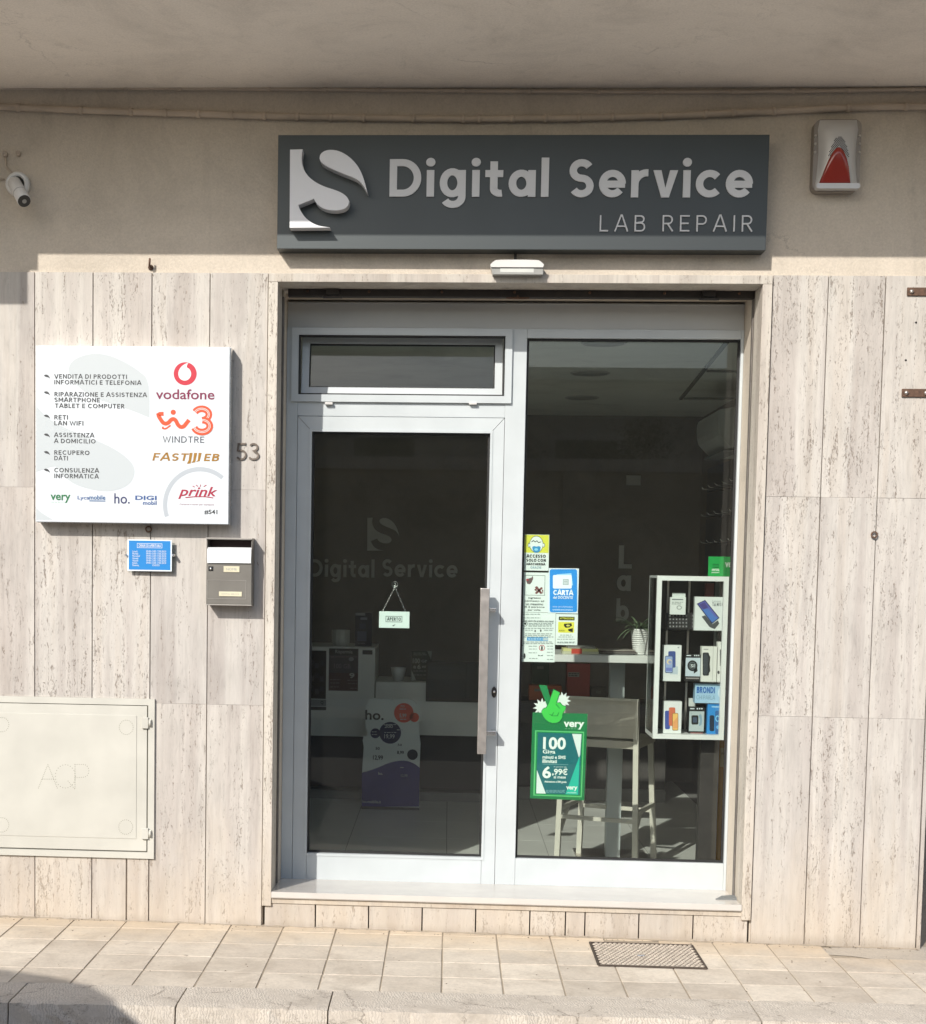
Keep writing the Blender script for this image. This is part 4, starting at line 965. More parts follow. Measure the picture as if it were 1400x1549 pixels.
def walk(pl, step=2.6):
    out = []
    for a, b_ in zip(pl, pl[1:]):
        L = math.dist(a, b_); n = max(1, int(L / step))
        out += [(a[0] + (b_[0] - a[0]) * k / n, a[1] + (b_[1] - a[1]) * k / n) for k in range(n)]
    return out + [pl[-1]]
Zh = zm(0, 900, 2.387)
sub(dots(walk(Zh([(138, 697), (172, 612), (206, 697)])) + walk(Zh([(152, 665), (192, 665)]))), 'punched_letter', 'punch', dr, uh)
sub(dots(walk(Zh(circ(235, 655, 36, 24, 42)) ) + walk(Zh([(245, 672), (268, 700)]))), 'punched_letter', 'punch', dr, uh)
sub(dots(walk(Zh([(270, 697), (270, 612)])) + walk(Zh([(270, 612)] + A_(300, 635, 20, 23, -90, 90, 8) + [(270, 660)]))), 'punched_letter', 'punch', dr, uh)
for c in ((6, 468), (455, 478), (6, 830), (453, 838)):
    sub(dots(walk(Zh(circ(c[0], c[1], 25, 22, 26)), 2.4)), 'punched_circle', 'punch', dr, uh)

# ------------------------------------------------------------------ small ironwork on the stone
def eye_ring(px, py, lab):
    x, z = W(px, py, -0.012); m = MB(); m.tube([(x + 0.013 * math.cos(a), -0.014, z + 0.013 * math.sin(a)) for a in [2 * math.pi * k / 20 for k in range(20)]], 0.0034, 8, True)
    m.tube([(x + 0.001, 0.008, z - 0.008), (x, -0.013, z - 0.011)], 0.003, 6); o = m.build('wall_eye', 'rust'); return tag(o, lab, 'wall eye')
eye_ring(224.5, 800.5, 'small dark iron ring eye in the slab joint under the white panel')
eye_ring(1322, 809, 'small iron ring eye in the slab joint right of the door')
x, z = W(227, 404); m = MB(); m.tube([(x, 0.02, z + 0.004), (x, -0.02, z + 0.002), (x + 0.002, -0.028, z + 0.014), (x + 0.003, -0.026, z + 0.034)], 0.005, 7); m.lathe([(0, -0.005), (0.012, -0.004), (0.013, 0.003)], (x, 0.008, z), 'y', 10)
tag(m.build('wall_hook', 'rust'), 'rusty iron hook above the slabs over the white panel', 'hook')
for py, pxa, lab in ((441.5, 1371, 'rusty flat iron bracket near the top of the corner slab'), (594.5, 1363, 'rusty flat iron bracket with two bolts lower on the corner slab')):
    x, z = W(pxa, py); r_ = thing('iron_bracket', lab, 'bracket', (x + .1, 0, z), 'iron brackets on the corner slab')
    MB().box(x, 2.24, -0.011, -0.0028, z - 0.018, z + 0.018, 0.002).build('strap', 'rust', r_)
    for dx in (0.018, 0.105):
        MB().lathe([(0, -0.010), (0.008, -0.008), (0.010, 0)], (x + dx, -0.011, z), 'y', 12).build('bolt', 'steel', r_)
for py, px_, lab in ((488, 1385, 'tiny dark wall plug just under the upper rusty bracket'), (545, 1369.5, 'tiny dark wall plug just above the lower rusty bracket')):
    x, z = W(px_, py); tag(MB().lathe([(0, -0.0012), (0.0045, -0.001), (0.005, 0.002)], (x, -0.0025, z), 'y', 10).build('wall_plug', 'black_plastic'), lab, 'wall plug')

# ------------------------------------------------------------------ conduits along the soffit
M('conduit_paint', (0.50, 0.42, 0.34), 0.7, 0, 0.12, 8, 0.25, 60)
def cable(name, px, r, d, lab, clips):
    m = thing(name, lab, 'pipe', P3(*px[len(px) // 2], d)); pts = [P3(x, y, d) for x, y in px]; cr = []
    for i in range(len(pts) - 1):
        a, b_, c_, e_ = pts[max(i - 1, 0)], pts[i], pts[i + 1], pts[min(i + 2, len(pts) - 1)]
        for k in range(6):
            t = k / 6; cr.append(0.5 * ((2 * b_) + (c_ - a) * t + (2 * a - 5 * b_ + 4 * c_ - e_) * t * t + (-a + 3 * b_ - 3 * c_ + e_) * t ** 3) + Vector((0, 0, rng.uniform(-.0008, .0008))))
    cr.append(pts[-1]); MB().tube(cr, r, 10).build('tube', 'conduit_paint', m)
    xs = [p.x for p in cr]
    for cx in clips:
        X = W(cx, 150, d)[0]; i = min(range(len(xs)), key=lambda q: abs(xs[q] - X)); p = cr[i]; dv = (cr[min(i + 1, len(cr) - 1)] - cr[max(i - 1, 0)]).normalized()
        k = MB().tube([p - dv * 0.009, p + dv * 0.009], r * 1.28, 10); k.box(p.x - .008, p.x + .008, d, 0.0118, p.z - r * .6, p.z + r * .6); k.build('clip', 'conduit_paint', m)
cable('cable_conduit', [(-300, 126), (0, 131.5), (190, 133), (450, 135), (700, 137.5), (1000, 139), (1200, 138), (1380, 135.5), (1700, 133)], 0.0085, -0.004, 'thin painted cable running tight under the balcony soffit', [85, 190, 285, 385, 475, 580, 690, 800, 890, 1000, 1095, 1200, 1295, 1378])
cable('cable_conduit', [(-300, 150), (0, 161.5), (100, 166), (250, 171), (400, 175.5), (550, 178.5), (700, 180), (850, 179), (1000, 175.5), (1130, 170), (1250, 164.5), (1370, 161), (1700, 158)], 0.0145, -0.008, 'thicker painted conduit sagging below the thin cable over the sign', [35, 130, 195, 248, 295, 345, 400, 455, 510, 560, 620, 690, 735, 785, 835, 885, 935, 1000, 1062, 1120, 1175, 1285, 1372])

# ------------------------------------------------------------------ CCTV camera
bx, bz = W(24.5, 277, -0.03)
cc = thing('security_camera', 'white bullet security camera on a round base on the plaster', 'camera', (bx, 0.0, bz))
M('camera_white', (0.66, 0.66, 0.65), 0.3, 0, 0.02)
MB().lathe([(0, 0.013), (0.056, 0.013), (0.056, -0.016), (0.050, -0.026), (0.036, -0.028), (0.034, -0.020), (0, -0.020)], (bx, 0, bz), 'y', 32).build('base', 'camera_white', cc)
MB().lathe([(0.0, -0.022), (0.033, -0.0215), (0.033, -0.0205)], (bx, 0, bz), 'y', 24).build('base_recess', 'black_plastic', cc)
a = Vector((bx - 0.008, -0.05, bz + 0.002)); b_ = a + Vector((0.08, -0.105, -0.112))
MB().tube([(bx, -0.01, bz + 0.005), (bx - 0.006, -0.04, bz + 0.006), a], [0.018, 0.022, 0.022], 14).build('arm', 'camera_white', cc)
dv = (b_ - a).normalized()
body = MB().tube([a - dv * .004, a, a + dv * .01, a + dv * 0.10, b_ - dv * .004, b_], [0.012, 0.024, 0.030, 0.031, 0.031, 0.029], 24).build('housing', 'camera_white', cc)
sub(MB().tube([a + dv * 0.105, a + dv * 0.108], 0.0316, 24), 'seam', 'print_grey', body, cc)
sub(MB().tube([b_ - dv * .002, b_ + dv * .003], 0.0288, 24), 'front_window', 'black_plastic', body, cc)
sub(MB().tube([b_ + dv * .0032, b_ + dv * .005], 0.010, 16), 'lens', 'lamp_grey', body, cc)
c0 = P3(7, 233, 0.0); c1 = P3(27, 232, 0.0)
m = MB(); m.tube([(bx - 0.02, 0.006, bz + 0.045), P3(8.5, 252, 0.004), P3(8, 238, 0.0)], 0.0045, 7); m.tube([P3(-30, 272, 0.004), P3(6, 271, 0.004)], 0.004, 7); m.build('cable', 'conduit_paint', cc)
for c, rr in ((c0, 0.013), (c1, 0.012)):
    MB().lathe([(0, -0.006), (rr * .5, -0.005), (rr * .7, -0.010), (rr, -0.006), (rr, 0.0125)], (c.x, 0.0, c.z), 'y', 14).build('cable_plug', 'conduit_paint', cc)

# ------------------------------------------------------------------ alarm siren
ax0, ax1, az0, az1 = rect(1229, 182, 1300, 291, -0.03)
al = thing('alarm_siren', 'silver burglar alarm siren box with red triangular lens', 'alarm', ((ax0 + ax1) / 2, 0, az0))
M('siren_silver', (0.56, 0.55, 0.535), 0.35, 0.2, 0.03, 10); M('siren_side', (0.28, 0.25, 0.22), 0.5, 0.3, 0.03)
def rrect(x0, x1, z0, z1, r, n=6):
    out = []
    for cx, cz, a0 in ((x1 - r, z1 - r, 0), (x0 + r, z1 - r, 90), (x0 + r, z0 + r, 180), (x1 - r, z0 + r, 270)):
        out += [(cx + r * math.cos(R(a0 + 90 * k / n)), cz + r * math.sin(R(a0 + 90 * k / n))) for k in range(n + 1)]
    return out
MB().prism(rrect(ax0, ax1, az0, az1, 0.03), -0.045, 0.0118).build('backing', 'siren_side', al)
# waisted, bulging front cover
cv = MB(); rows = []
for i in range(15):
    t = i / 14; z = az0 + 0.016 + (az1 - az0 - 0.02) * t; wa = 0.010 + 0.011 * math.sin(math.pi * t) ** 1.0; bul = 0.055 + 0.03 * math.sin(math.pi * (t * 0.9 + 0.02)); row = []
    top = max(0, (t - 0.86) / 0.14)
    for j in range(13):
        u = j / 12 * 2 - 1; x = (ax0 + ax1) / 2 + u * ((ax1 - ax0) / 2 - wa - 0.012 * top); y = -0.045 - (bul - 0.045 + 0.012) * (1 - abs(u) ** 3.5) * (1 - 0.9 * top ** 2)
        row.append(cv.bm.verts.new((x, y, z)))
    rows.append(row)
for A, B in zip(rows, rows[1:]):
    for j in range(12): f = cv.bm.faces.new((A[j], A[j + 1], B[j + 1], B[j])); f.smooth = True
cv.build('cover', 'siren_silver', al)
MB().prism(rrect(ax0 + 0.008, ax1 - 0.008, az0 + 0.003, az0 + 0.026, 0.010), -0.088, -0.046).build('lower_lip', 'siren_silver', al)
def siren_y(z): t = (z - az0 - 0.016) / (az1 - az0 - 0.02); return -0.045 - (0.055 + 0.03 * math.sin(math.pi * (t * 0.9 + 0.02)) - 0.033)
Zs = zm(1200, 150, 7.0)
tri = chaikin(Zs([(268, 912), (330, 735), (390, 590), (440, 525), (475, 515), (520, 555), (575, 690), (612, 912)]), 2, 62)
red = M('siren_red', (0.30, 0.03, 0.02), 0.12, 0, 0.05, 30, coat=0.5)
def dome(pts_px, lift, bul, name, mat):
    q = onplane(pts_px, -0.085); cxm = sum(a for a, _ in q) / len(q); czm = sum(b_ for _, b_ in q) / len(q); m = MB(); rr = []
    for s, h in ((1.0, 0.0), (0.97, 0.7), (0.82, 0.95), (0.45, 1.0)):
        rr.append([m.bm.verts.new((cxm + (a - cxm) * s, siren_y(czm + (b_ - czm) * s) - lift - bul * h, czm + (b_ - czm) * s)) for a, b_ in q])
    for A, B in zip(rr, rr[1:]):
        for k in range(len(q)): f = m.bm.faces.new((A[k], A[(k + 1) % len(q)], B[(k + 1) % len(q)], B[k])); f.smooth = True
    m.bm.faces.new(rr[-1]); return m.build(name, mat, al)
dome(tri, -0.003, 0.020, 'red_lens', red)
gr = onplane(Zs([(345, 650), (395, 500), (440, 420), (478, 392), (520, 425), (560, 510), (588, 650), (470, 505)]), -0.085)
gm = MB()
for i in range(13):
    for j in range(22):
        x, z = W(1200 + (345 + i * 20 + (j % 2) * 10) / 7, 150 + (395 + j * 13) / 7, -0.085)
        from mathutils.geometry import intersect_point_tri_2d
        inside = False; k2 = len(gr) - 1
        for k in range(len(gr)):
            if (gr[k][1] > z) != (gr[k2][1] > z) and x < (gr[k2][0] - gr[k][0]) * (z - gr[k][1]) / (gr[k2][1] - gr[k][1]) + gr[k][0]: inside = not inside
            k2 = k
        if inside:
            yy = siren_y(z) - 0.0018; gm.flat([(x + 0.0028 * math.cos(a), z + 0.0024 * math.sin(a)) for a in [2 * math.pi * q / 6 for q in range(6)]], yy)
tag(gm.build('grille', 'black_plastic', al), kind='stuff')
for sx_, px_ in ((-1, 1231), (1, 1299)):
    for py in (207, 219, 231.5):
        z = W(1265, py, -.03)[1]; x = ax0 if sx_ < 0 else ax1
        MB().lathe([(0, -0.003), (0.005, -0.002), (0.006, 0.002)], (x - sx_ * 0.006, -0.047, z), 'y', 10).build('screw', 'steel', al)

# ------------------------------------------------------------------ shop interior (setting)
ZF = 0.03; CE = EYE + 1.2; BWY = 5.0
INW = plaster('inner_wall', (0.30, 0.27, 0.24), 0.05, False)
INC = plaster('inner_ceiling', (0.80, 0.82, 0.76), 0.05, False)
M('floor_tile', (0.66, 0.66, 0.63), 0.32, 0, 0.06, 3.0); M('grout', (0.16, 0.155, 0.15), 0.8)
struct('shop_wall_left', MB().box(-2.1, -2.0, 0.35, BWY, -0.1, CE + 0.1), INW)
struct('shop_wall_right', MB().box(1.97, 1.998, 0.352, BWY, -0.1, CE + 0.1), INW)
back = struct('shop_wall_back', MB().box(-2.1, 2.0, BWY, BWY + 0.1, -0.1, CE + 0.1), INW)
ceil = struct('shop_ceiling', MB().box(-2.0, 1.97, 0.462, BWY, CE, CE + 0.08), INC)
flo = struct('shop_floor', MB().box(-2.0, 1.97, 0.452, BWY, -0.1, ZF - 0.002), 'grout')
ft = MB().box(0.0015, 0.5985, 0.0015, 0.5985, -0.008, 0.0, 0.001)
bmesh.ops.recalc_face_normals(ft.bm, faces=ft.bm.faces); FT = bpy.data.meshes.new('floor_tile'); ft.bm.to_mesh(FT); ft.bm.free(); FT.materials.append(MATS['floor_tile'])
for i in range(-3, 3):
    for j in range(8):
        o = bpy.data.objects.new('floor_tile', FT); COL.objects.link(o); o.parent = flo; o.location = (0.02 + 0.6 * i, 0.46 + 0.6 * j, ZF)
# ceiling: tile strip on the right side
M('ceil_line', (0.20, 0.21, 0.19), 0.8)
xg = 1.50
MB().bar((1.40, 0.6, CE - 0.006), (1.60, 3.75, CE - 0.006), 0.022, 0.011).build('ceiling_rail', 'ceil_line', ceil)
for y in (1.0, 2.25, 3.7): MB().box(1.42 + 0.0635 * (y - .6), 1.96, y - 0.012, y + 0.012, CE - 0.012, CE - 0.0005).build('ceiling_rail', 'ceil_line', ceil)
M('downlight_off', (0.36, 0.37, 0.34), 0.4); M('downlight_rim', (0.5, 0.5, 0.48), 0.4)
for p, lab in (((913, 518), 'round flush ceiling downlight closest to the shop window'), ((892, 564), 'round flush ceiling downlight, the middle one of three'), ((880, 601), 'round flush ceiling downlight closest to the back wall')):
    v = FW + (p[0] - PPX) / FPX * RT - (p[1] - PPY) / FPX * UP; t = 1.2 / v.z; x, y = v.x * t, v.y * t - DIST
    d_ = thing('downlight', lab, 'ceiling light', (x, y, CE), 'downlights in the shop ceiling')
    MB().lathe([(0.118, CE - 0.006), (0.122, CE - 0.002), (0.122, CE - 0.0006)], (x, y, 0), 'z', 32).build('rim', 'downlight_rim', d_)
    MB().lathe([(0.0, CE - 0.0085), (0.108, CE - 0.0085), (0.108, CE - 0.0064)], (x, y, 0), 'z', 32).build('diffuser', 'downlight_off', d_)
# lettering and logo on the back wall
M('wall_letter', (0.70, 0.69, 0.66), 0.5)
wl_ = thing('wall_lettering', 'grey shop name letters and logo on the dark back wall', 'lettering', (*W(580, 875, BWY)[:1], BWY, W(580, 875, BWY)[1]))
for s, a, b_ in (('Digital', 468, 566), ('Service', 578, 692)):
    x0, x1, z0, z1 = rect(a, 846, b_, 873, BWY - 0.02); stroke_text(MB(), s, x0, x1, z0, z1, BWY - 0.02, w=0.185, gap=0.135, capz=1.02, depth=0.019).build('lettering', 'wall_letter', wl_)
ox, oy = 555 - 165 * 38 / 395, 783 - 113 * 50 / 520
for q in (la, lb):
    m = MB().prism(chaikin(onplane([(555 + (x - 165) * 37 / 395, 783 + (y - 113) * 50 / 520) for x, y in q], BWY - 0.02), 1, 40), BWY - 0.02, BWY - 0.001); m.build('logo', 'wall_letter', wl_)
w2 = thing('wall_lettering', 'grey letters spelling Lab vertically on the dark back wall', 'lettering', (*W(945, 940, BWY)[:1], BWY, W(945, 940, BWY)[1]))
for s, r_ in (('L', (936, 825, 956, 860)), ('a', (933, 870, 954, 894)), ('b', (932, 905, 951, 940))):
    x0, x1, z0, z1 = rect(*r_, BWY - 0.02); stroke_text(MB(), s, x0, x1, z0, z1, BWY - 0.02, w=0.19, capz={'L': 1, 'a': .72, 'b': 1.04}[s], depth=0.019).build('lettering', 'wall_letter', w2)
so = thing('wall_socket', 'small white switch plate high on the dark back wall', 'switch', (*W(958, 734, BWY)[:1], BWY, W(958, 734, BWY)[1]))
x0, x1, z0, z1 = rect(947, 719, 969, 734, BWY - 0.01); MB().box(x0, x1, BWY - 0.012, BWY - 0.001, z0, z1, 0.003).build('plate', 'white_plastic', so); MB().box((x0 + x1) / 2 - .012, (x0 + x1) / 2 + .012, BWY - 0.015, BWY - 0.0121, z0 + .02, z1 - .02, 0.002).build('rocker', 'white_plastic', so)

# ------------------------------------------------------------------ reception counter
CD = 3.67
M('counter_white', (0.72, 0.73, 0.70), 0.4, 0, 0.03); M('counter_dark', (0.05, 0.045, 0.042), 0.5); M('plinth', (0.24, 0.24, 0.23), 0.5)
def crect(p0, q0, p1, q1, d=CD): return rect(p0, q0, p1, q1, d)
cn = thing('reception_counter', 'white reception counter with tall left end and lower glass display', 'counter', (-0.5, CD + .3, ZF))
x0, x1, z0, z1 = crect(400, 978, 566, 1113); MB().box(x0 - .5, x1, CD, CD + 0.55, z0, z1, 0.004).build('tall_section', 'counter_white', cn); CT = z1; cx1 = x1
a0_, a1_, b0_, b1_ = crect(567, 1033, 737, 1113); LT = b1_
MB().box(a0_, a1_ + .1, CD + 0.02, CD + 0.55, b0_, b1_, 0.004).build('low_section', 'counter_white', cn)
MB().box(a0_ - .9, a1_ + .05, CD + 0.12, CD + 0.5, ZF + 0.075, b0_ - 0.001).build('recess', 'counter_dark', cn)
pz = crect(400, 1198, 735, 1218)[3]; MB().box(a0_ - .9, a1_ + .1, CD + 0.04, CD + 0.52, ZF, pz, 0.002).build('plinth', 'plinth', cn)
g0, g1, g2, g3 = crect(644, 1001, 737, 1062); ds = MB().box(g0, g1 + .06, CD + 0.004, CD + 0.019, g2, g3).build('display_window', 'counter_dark', cn)
sub(MB().box(g0 + .012, g1 + .05, CD - 0.002, CD + 0.0035, g2 + .03, g3 - .012), 'display_pane', CLEAR, ds, cn)
def onto(name, lab, cat, mb_mat_list, base, group=None):
    t = thing(name, lab, cat, base, group)
    for n_, mb, mt in mb_mat_list: mb.build(n_, mt, t)
    return t
# posters on the counter front
p1 = thing('counter_poster', 'dark photo poster with white footer on the tall counter front', 'poster', P3(482, 1072, CD))
px_rect('sheet', C('1c1a1e'), p1, 468, 984, 493, 1057, CD, 0.002, 0.001); px_rect('footer', C('8a8b88'), p1, 468, 1058, 493, 1068, CD, 0.002, 0.001); px_rect('base_strip', 'print_black', p1, 468, 1069, 493, 1074, CD, 0.002, 0.001)
font_text('Q', 'lettering', 'print_black', p1, 484.5, 1060, 489, 1066, CD, 0.0036, bold=.02)
for k in range(9):
    px_rect('photo_patch', C(('2a2a3a', '3a3744', '262a34', '43404a')[k % 4]), p1, 469 + (k % 3) * 7, 998 + 18 * (k // 3) + (k * 5) % 9, 475 + (k % 3) * 7, 1006 + 18 * (k // 3) + (k * 5) % 9, CD, 0.0034)
p2 = thing('counter_poster', 'dark red price poster headed Risparmia on the tall counter front', 'poster', P3(519, 1045, CD))
px_rect('sheet', C('3b3540'), p2, 497, 981, 541.5, 1045, CD, 0.002, 0.001); px_rect('lower_field', C('421c22'), p2, 497.5, 1018, 541, 1044.5, CD, 0.0032); px_rect('title_band', C('161416'), p2, 497.5, 981.5, 541, 991, CD, 0.0032)
font_text('Risparmia', 'lettering', C('a8a8a2'), p2, 507, 983, 533, 990, CD, 0.0045, bold=.01); font_text('100 GB', 'lettering', C('7a6a78'), p2, 505, 1004, 530, 1011, CD, 0.0036); font_text('9', 'lettering', C('b8b4b0'), p2, 528, 1018, 536, 1026, CD, 0.0045, bold=.03)
px_lines('small_print', C('6a5a60'), p2, [(499, 515, 1028), (525, 540, 1029), (499, 513, 1033), (526, 540, 1034), (499, 512, 1039), (529, 540, 1041), (500, 540, 993.5)], CD, 0.0045, 3, 0.8)
px_poly('motif', C('8a8a8c'), p2, circ(531, 997, 4, 12, 3), CD, 0.0045)
lb2 = px_rect('counter_label', 'print_black', None, 548, 983.5, 563, 990, CD, 0.001, 0.003); tag(lb2, 'small black label at the upper corner of the tall counter', 'label')
# things on the counter
x, z = W(515, 974, CD + .15); rr = 0.062
onto('ribbed_pot', 'ribbed pale pot on the tall end of the counter', 'pot', [('pot_body', MB().lathe([(0, CT + .0005), (rr * .82, CT + .0005), (rr, CT + 0.03), (rr * 1.02, CT + 0.115), (rr * .94, CT + 0.115), (rr * .9, CT + 0.05), (0, CT + 0.05)], (x, CD + .15, 0), 'z', 48, True, 12, 0.05), M('ceramic', (0.55, 0.56, 0.52), 0.35))], (x, CD + .15, CT))
x0, x1, _, z1 = crect(537, 927, 562, 975, CD + .12)
bb = thing('brochure_box', 'dark blue brochure box beside the ribbed pot', 'box', ((x0 + x1) / 2, CD + .15, CT))
MB().box(x0, x1, CD + .12, CD + .19, CT + .0005, z1, .002).build('carton', C('1d2236'), bb)
for r_, c in (((537.5, 927, 552, 931), '9a9a9c'), ((545, 934, 555, 937.5), '8a8c98'), ((540, 955, 554, 970), '4a5068'), ((543, 943, 553, 951), '2c3450')): px_rect('print_field', C(c), bb, *r_, CD + .12, 0.0012)
font_text('ho. mobile', 'lettering', C('8a8c98'), bb, 541, 972, 552, 974, CD + .12)
x = W(602, 1031, CD + .2)[0]
onto('white_pot', 'small plain white pot on the lower counter', 'pot', [('pot_body', MB().lathe([(0, LT + .0005), (0.038, LT + .0005), (0.056, LT + 0.092), (0.051, LT + 0.092), (0.036, LT + 0.02), (0, LT + 0.02)], (x, CD + .2, 0), 'z', 32), M('ceramic_white', (0.66, 0.67, 0.65), 0.3))], (x, CD + .2, LT))
x0, x1, _, z1 = crect(622, 985, 653, 1029, CD + .15)
pc = thing('price_card', 'green price card stand reading 100 and 6 on the lower counter', 'card', ((x0 + x1) / 2, CD + .15, LT))
MB().box(x0, x1, CD + .15, CD + .153, LT + .0005, z1).build('card', C('4a4c42'), pc); MB().box(x0, x1, CD + .153, CD + .2, LT + .0006, LT + .004).build('foot', CLEAR, pc)
for s, r_ in (('100', (624, 996, 635, 1003.5)), ('6', (631, 1005, 636, 1012)), ('a', (625, 1007, 629, 1011)), ('GB', (637, 998, 646, 1002)), ('euro', (638, 1007, 647, 1010))): font_text(s, 'lettering', C('b8bab0'), pc, *r_, CD + .15, bold=.02)
px_lines('small_print', C('8a8c82'), pc, [(625, 645, 988), (625, 645, 990.5), (625, 651, 1015), (626, 650, 1021)], CD + .15, 0.0012, 5, .7)
for q in ([(646, 985), (653, 985), (652, 999)], [(622, 1013), (622, 1029), (629, 1029)]): px_poly('corner_print', C('a8aaa0'), pc, q, CD + .15, 0.0012)

# ------------------------------------------------------------------ torn cardboard floor display "ho."
HD = 3.30; Z = zm(440, 1040, 4.118)
hs = thing('cardboard_display', 'tattered white and purple cardboard display stand with offer circles', 'display stand', P3(592, 1232, HD))
out_ = [(495, 68), (530, 66), (600, 70), (638, 78), (645, 105), (655, 68), (720, 66), (760, 80), (783, 104), (803, 75), (806, 190), (795, 215), (800, 300), (806, 350), (800, 500), (798, 790), (438, 790), (442, 520), (452, 372), (446, 330), (452, 300), (470, 305), (480, 285), (462, 240), (458, 150), (468, 110), (485, 90)]
MB().prism(onplane(Z(out_), HD), HD, HD + 0.012).build('board', C('d8dedb', .6), hs)
wave = [(441, 530), (480, 520), (540, 500), (600, 472), (660, 456), (720, 455), (770, 475), (801, 500), (797, 742), (440, 742)]
px_poly('purple_field', C('38347c', .5), hs, Z(chaikin(wave, 1, 50)), HD, 0.0008); px_rect('foot_field', C('4b4b50', .5), hs, *Z([(438, 743)])[0], *Z([(798, 789)])[0], HD, 0.0008)
for c, r_, cl in (((702, 158), 61, 'd0523a'), ((768, 186), 29, 'd0523a'), ((617, 282), 68, '2b2d52'), ((525, 285), 31, '2b2d52'), ((756, 418), 33, '2b2d3c')):
    px_poly('offer_circle', C(cl, .5), hs, Z(circ(c[0], c[1], r_, 28)), HD, 0.0012)
def htxt(s, x0, y0, x1, y1, c, **kw): font_text(s, 'lettering', c, hs, *Z([(x0, y0)])[0], *Z([(x1, y1)])[0], HD, 0.0022, **kw)
wt = C('b8bcbc'); bk = C('17181c')
htxt('ho.', 462, 140, 577, 202, bk, bold=.02); htxt('70', 680, 110, 706, 124, wt); htxt('5,99', 675, 162, 718, 190, wt, bold=.02); htxt('200', 582, 232, 634, 252, wt, bold=.02); htxt('19,99', 580, 290, 645, 322, wt, bold=.02)
htxt('50', 526, 370, 552, 388, bk, bold=.02); htxt('12,99', 510, 422, 572, 454, bk, bold=.02); htxt('50', 664, 350, 690, 364, bk, bold=.02); htxt('8,99', 660, 394, 702, 418, bk, bold=.02); htxt('12,99', 684, 540, 725, 560, wt, bold=.01); htxt('ho.', 543, 526, 572, 544, wt, bold=.02); htxt('ho-mobile.it', 444, 702, 560, 720, wt, bold=.02)
px_lines('small_print', wt, hs, [(600, 610, 1104), (581, 599, 1108)] + [(r_[0], r_[1], r_[2]) for r_ in [(604, 614, 1072.5), (605, 614, 1088), (580, 600, 1096), (605, 612, 1161), (562, 570, 1107), (562, 570, 1111)]], HD, 0.0022, 9, .6)

# ------------------------------------------------------------------ back shelf behind the window, with cartons
BD2 = 3.9
bs = thing('low_shelf', 'low dark shelf unit at the back behind the bar stool', 'shelf', (0.9, BD2, ZF))
x0, x1, z0, z1 = rect(776, 1062, 1010, 1110, BD2)
MB().box(x0, x1, BD2, BD2 + .4, z1 - .03, z1).build('top_board', 'counter_dark', bs); MB().box(x0, x1, BD2 + .05, BD2 + .39, ZF, z1 - .031).build('carcass', 'counter_dark', bs)
MB().box(x0, x1, BD2 + .0, BD2 + .049, ZF, ZF + .09).build('plinth', 'plinth', bs)
SH = z1
for r_, c, lab, dd in (((804, 1003, 830, 1062), '27402c', 'dark green carton on the low back shelf', .02), ((857, 1004, 892, 1062), '9c4136', 'red carton with white sticker on the low back shelf', .05), ((800, 1037, 849, 1062), 'a3532e', 'orange carton lying in front of the green one', -.0), ((893, 1040, 917, 1062), '5a564c', 'small grey brown carton beside the red one', .03)):
    d_ = BD2 + .2 - .15 * (c == 'a3532e') + dd
    a, b_, _, t_ = rect(*r_, d_); cb = thing('carton', lab, 'carton', ((a + b_) / 2, d_, SH), 'cartons on the low back shelf')
    MB().box(a, b_, d_, d_ + .13, SH + .0005, t_, .002).build('board', C(c), cb)
    if c == '9c4136': px_rect('sticker', C('8a8880'), cb, 859, 1017, 876, 1024, d_); px_lines('small_print', C('3a2a28'), cb, [(860, 875, 1019), (860, 873, 1022)], d_, .0016, 4, .8)
    else: px_rect('sticker', C('6a6a60'), cb, r_[0] + 8, r_[1] + 5, r_[2] - 8, r_[1] + 9, d_)

# ------------------------------------------------------------------ bar table
TD = 1.50; M('table_white', (0.66, 0.68, 0.66), 0.35, 0, 0.03); M('table_leg', (0.55, 0.60, 0.60), 0.35, 0.2, 0.03)
tb = thing('bar_table', 'white bar table with a square grey post behind the window', 'table', (0.985, 1.77, ZF))
x0, _, z0, z1 = rect(800, 991, 990, 1002, TD); x1 = 1.30
MB().box(x0 - .12, x1, TD, TD + .55, z0, z1, .003).build('tabletop', 'table_white', tb)
MB().box(0.985 - .042, 0.985 + .042, 1.73, 1.81, ZF + .013, z0 - .0005, .003).build('post', 'table_leg', tb)
MB().box(0.985 - .21, 0.985 + .21, 1.55, 1.99, ZF + .0005, ZF + .0125, .002).build('base_plate', 'steel', tb)
TT = z1
def tz(px, d): return W(px, 990, d)[0]
bk_ = thing('book_stack', 'small stack of books with red and yellow spines on the bar table', 'books', (tz(877, 1.6), 1.6, TT))
a, b_ = tz(850, 1.6), tz(905, 1.6); zz = TT + .0005
for h_, c, e0, e1 in ((.014, 'b9bba0', 0, 0), (.016, 'c9c88a', .005, .003), (.010, '8f8f88', .03, .02)):
    MB().box(a + e0, b_ - e1, 1.58, 1.72, zz, zz + h_, .001).build('book', C(c), bk_); zz += h_ + .0004
MB().box(a + .05, a + .11, 1.5785, 1.5798, TT + .002, TT + .03).build('red_spine', C('b5402e'), bk_)
mg = thing('magazine_pile', 'flat dark magazines on the bar table beside the plant', 'magazines', (tz(932, 1.62), 1.62, TT))
zz = TT + .0005
for k, c in enumerate(('2b2a2c', '7a7672', '3a2c30', 'a09a92')):
    MB().obox((tz(932, 1.62) + .01 * (k % 2), 1.66, zz + .003), (math.cos(.1 * k), math.sin(.1 * k), 0), (-math.sin(.1 * k), math.cos(.1 * k), 0), (0, 0, 1), .10, .07, .0029).build('magazine', C(c), mg); zz += .0065
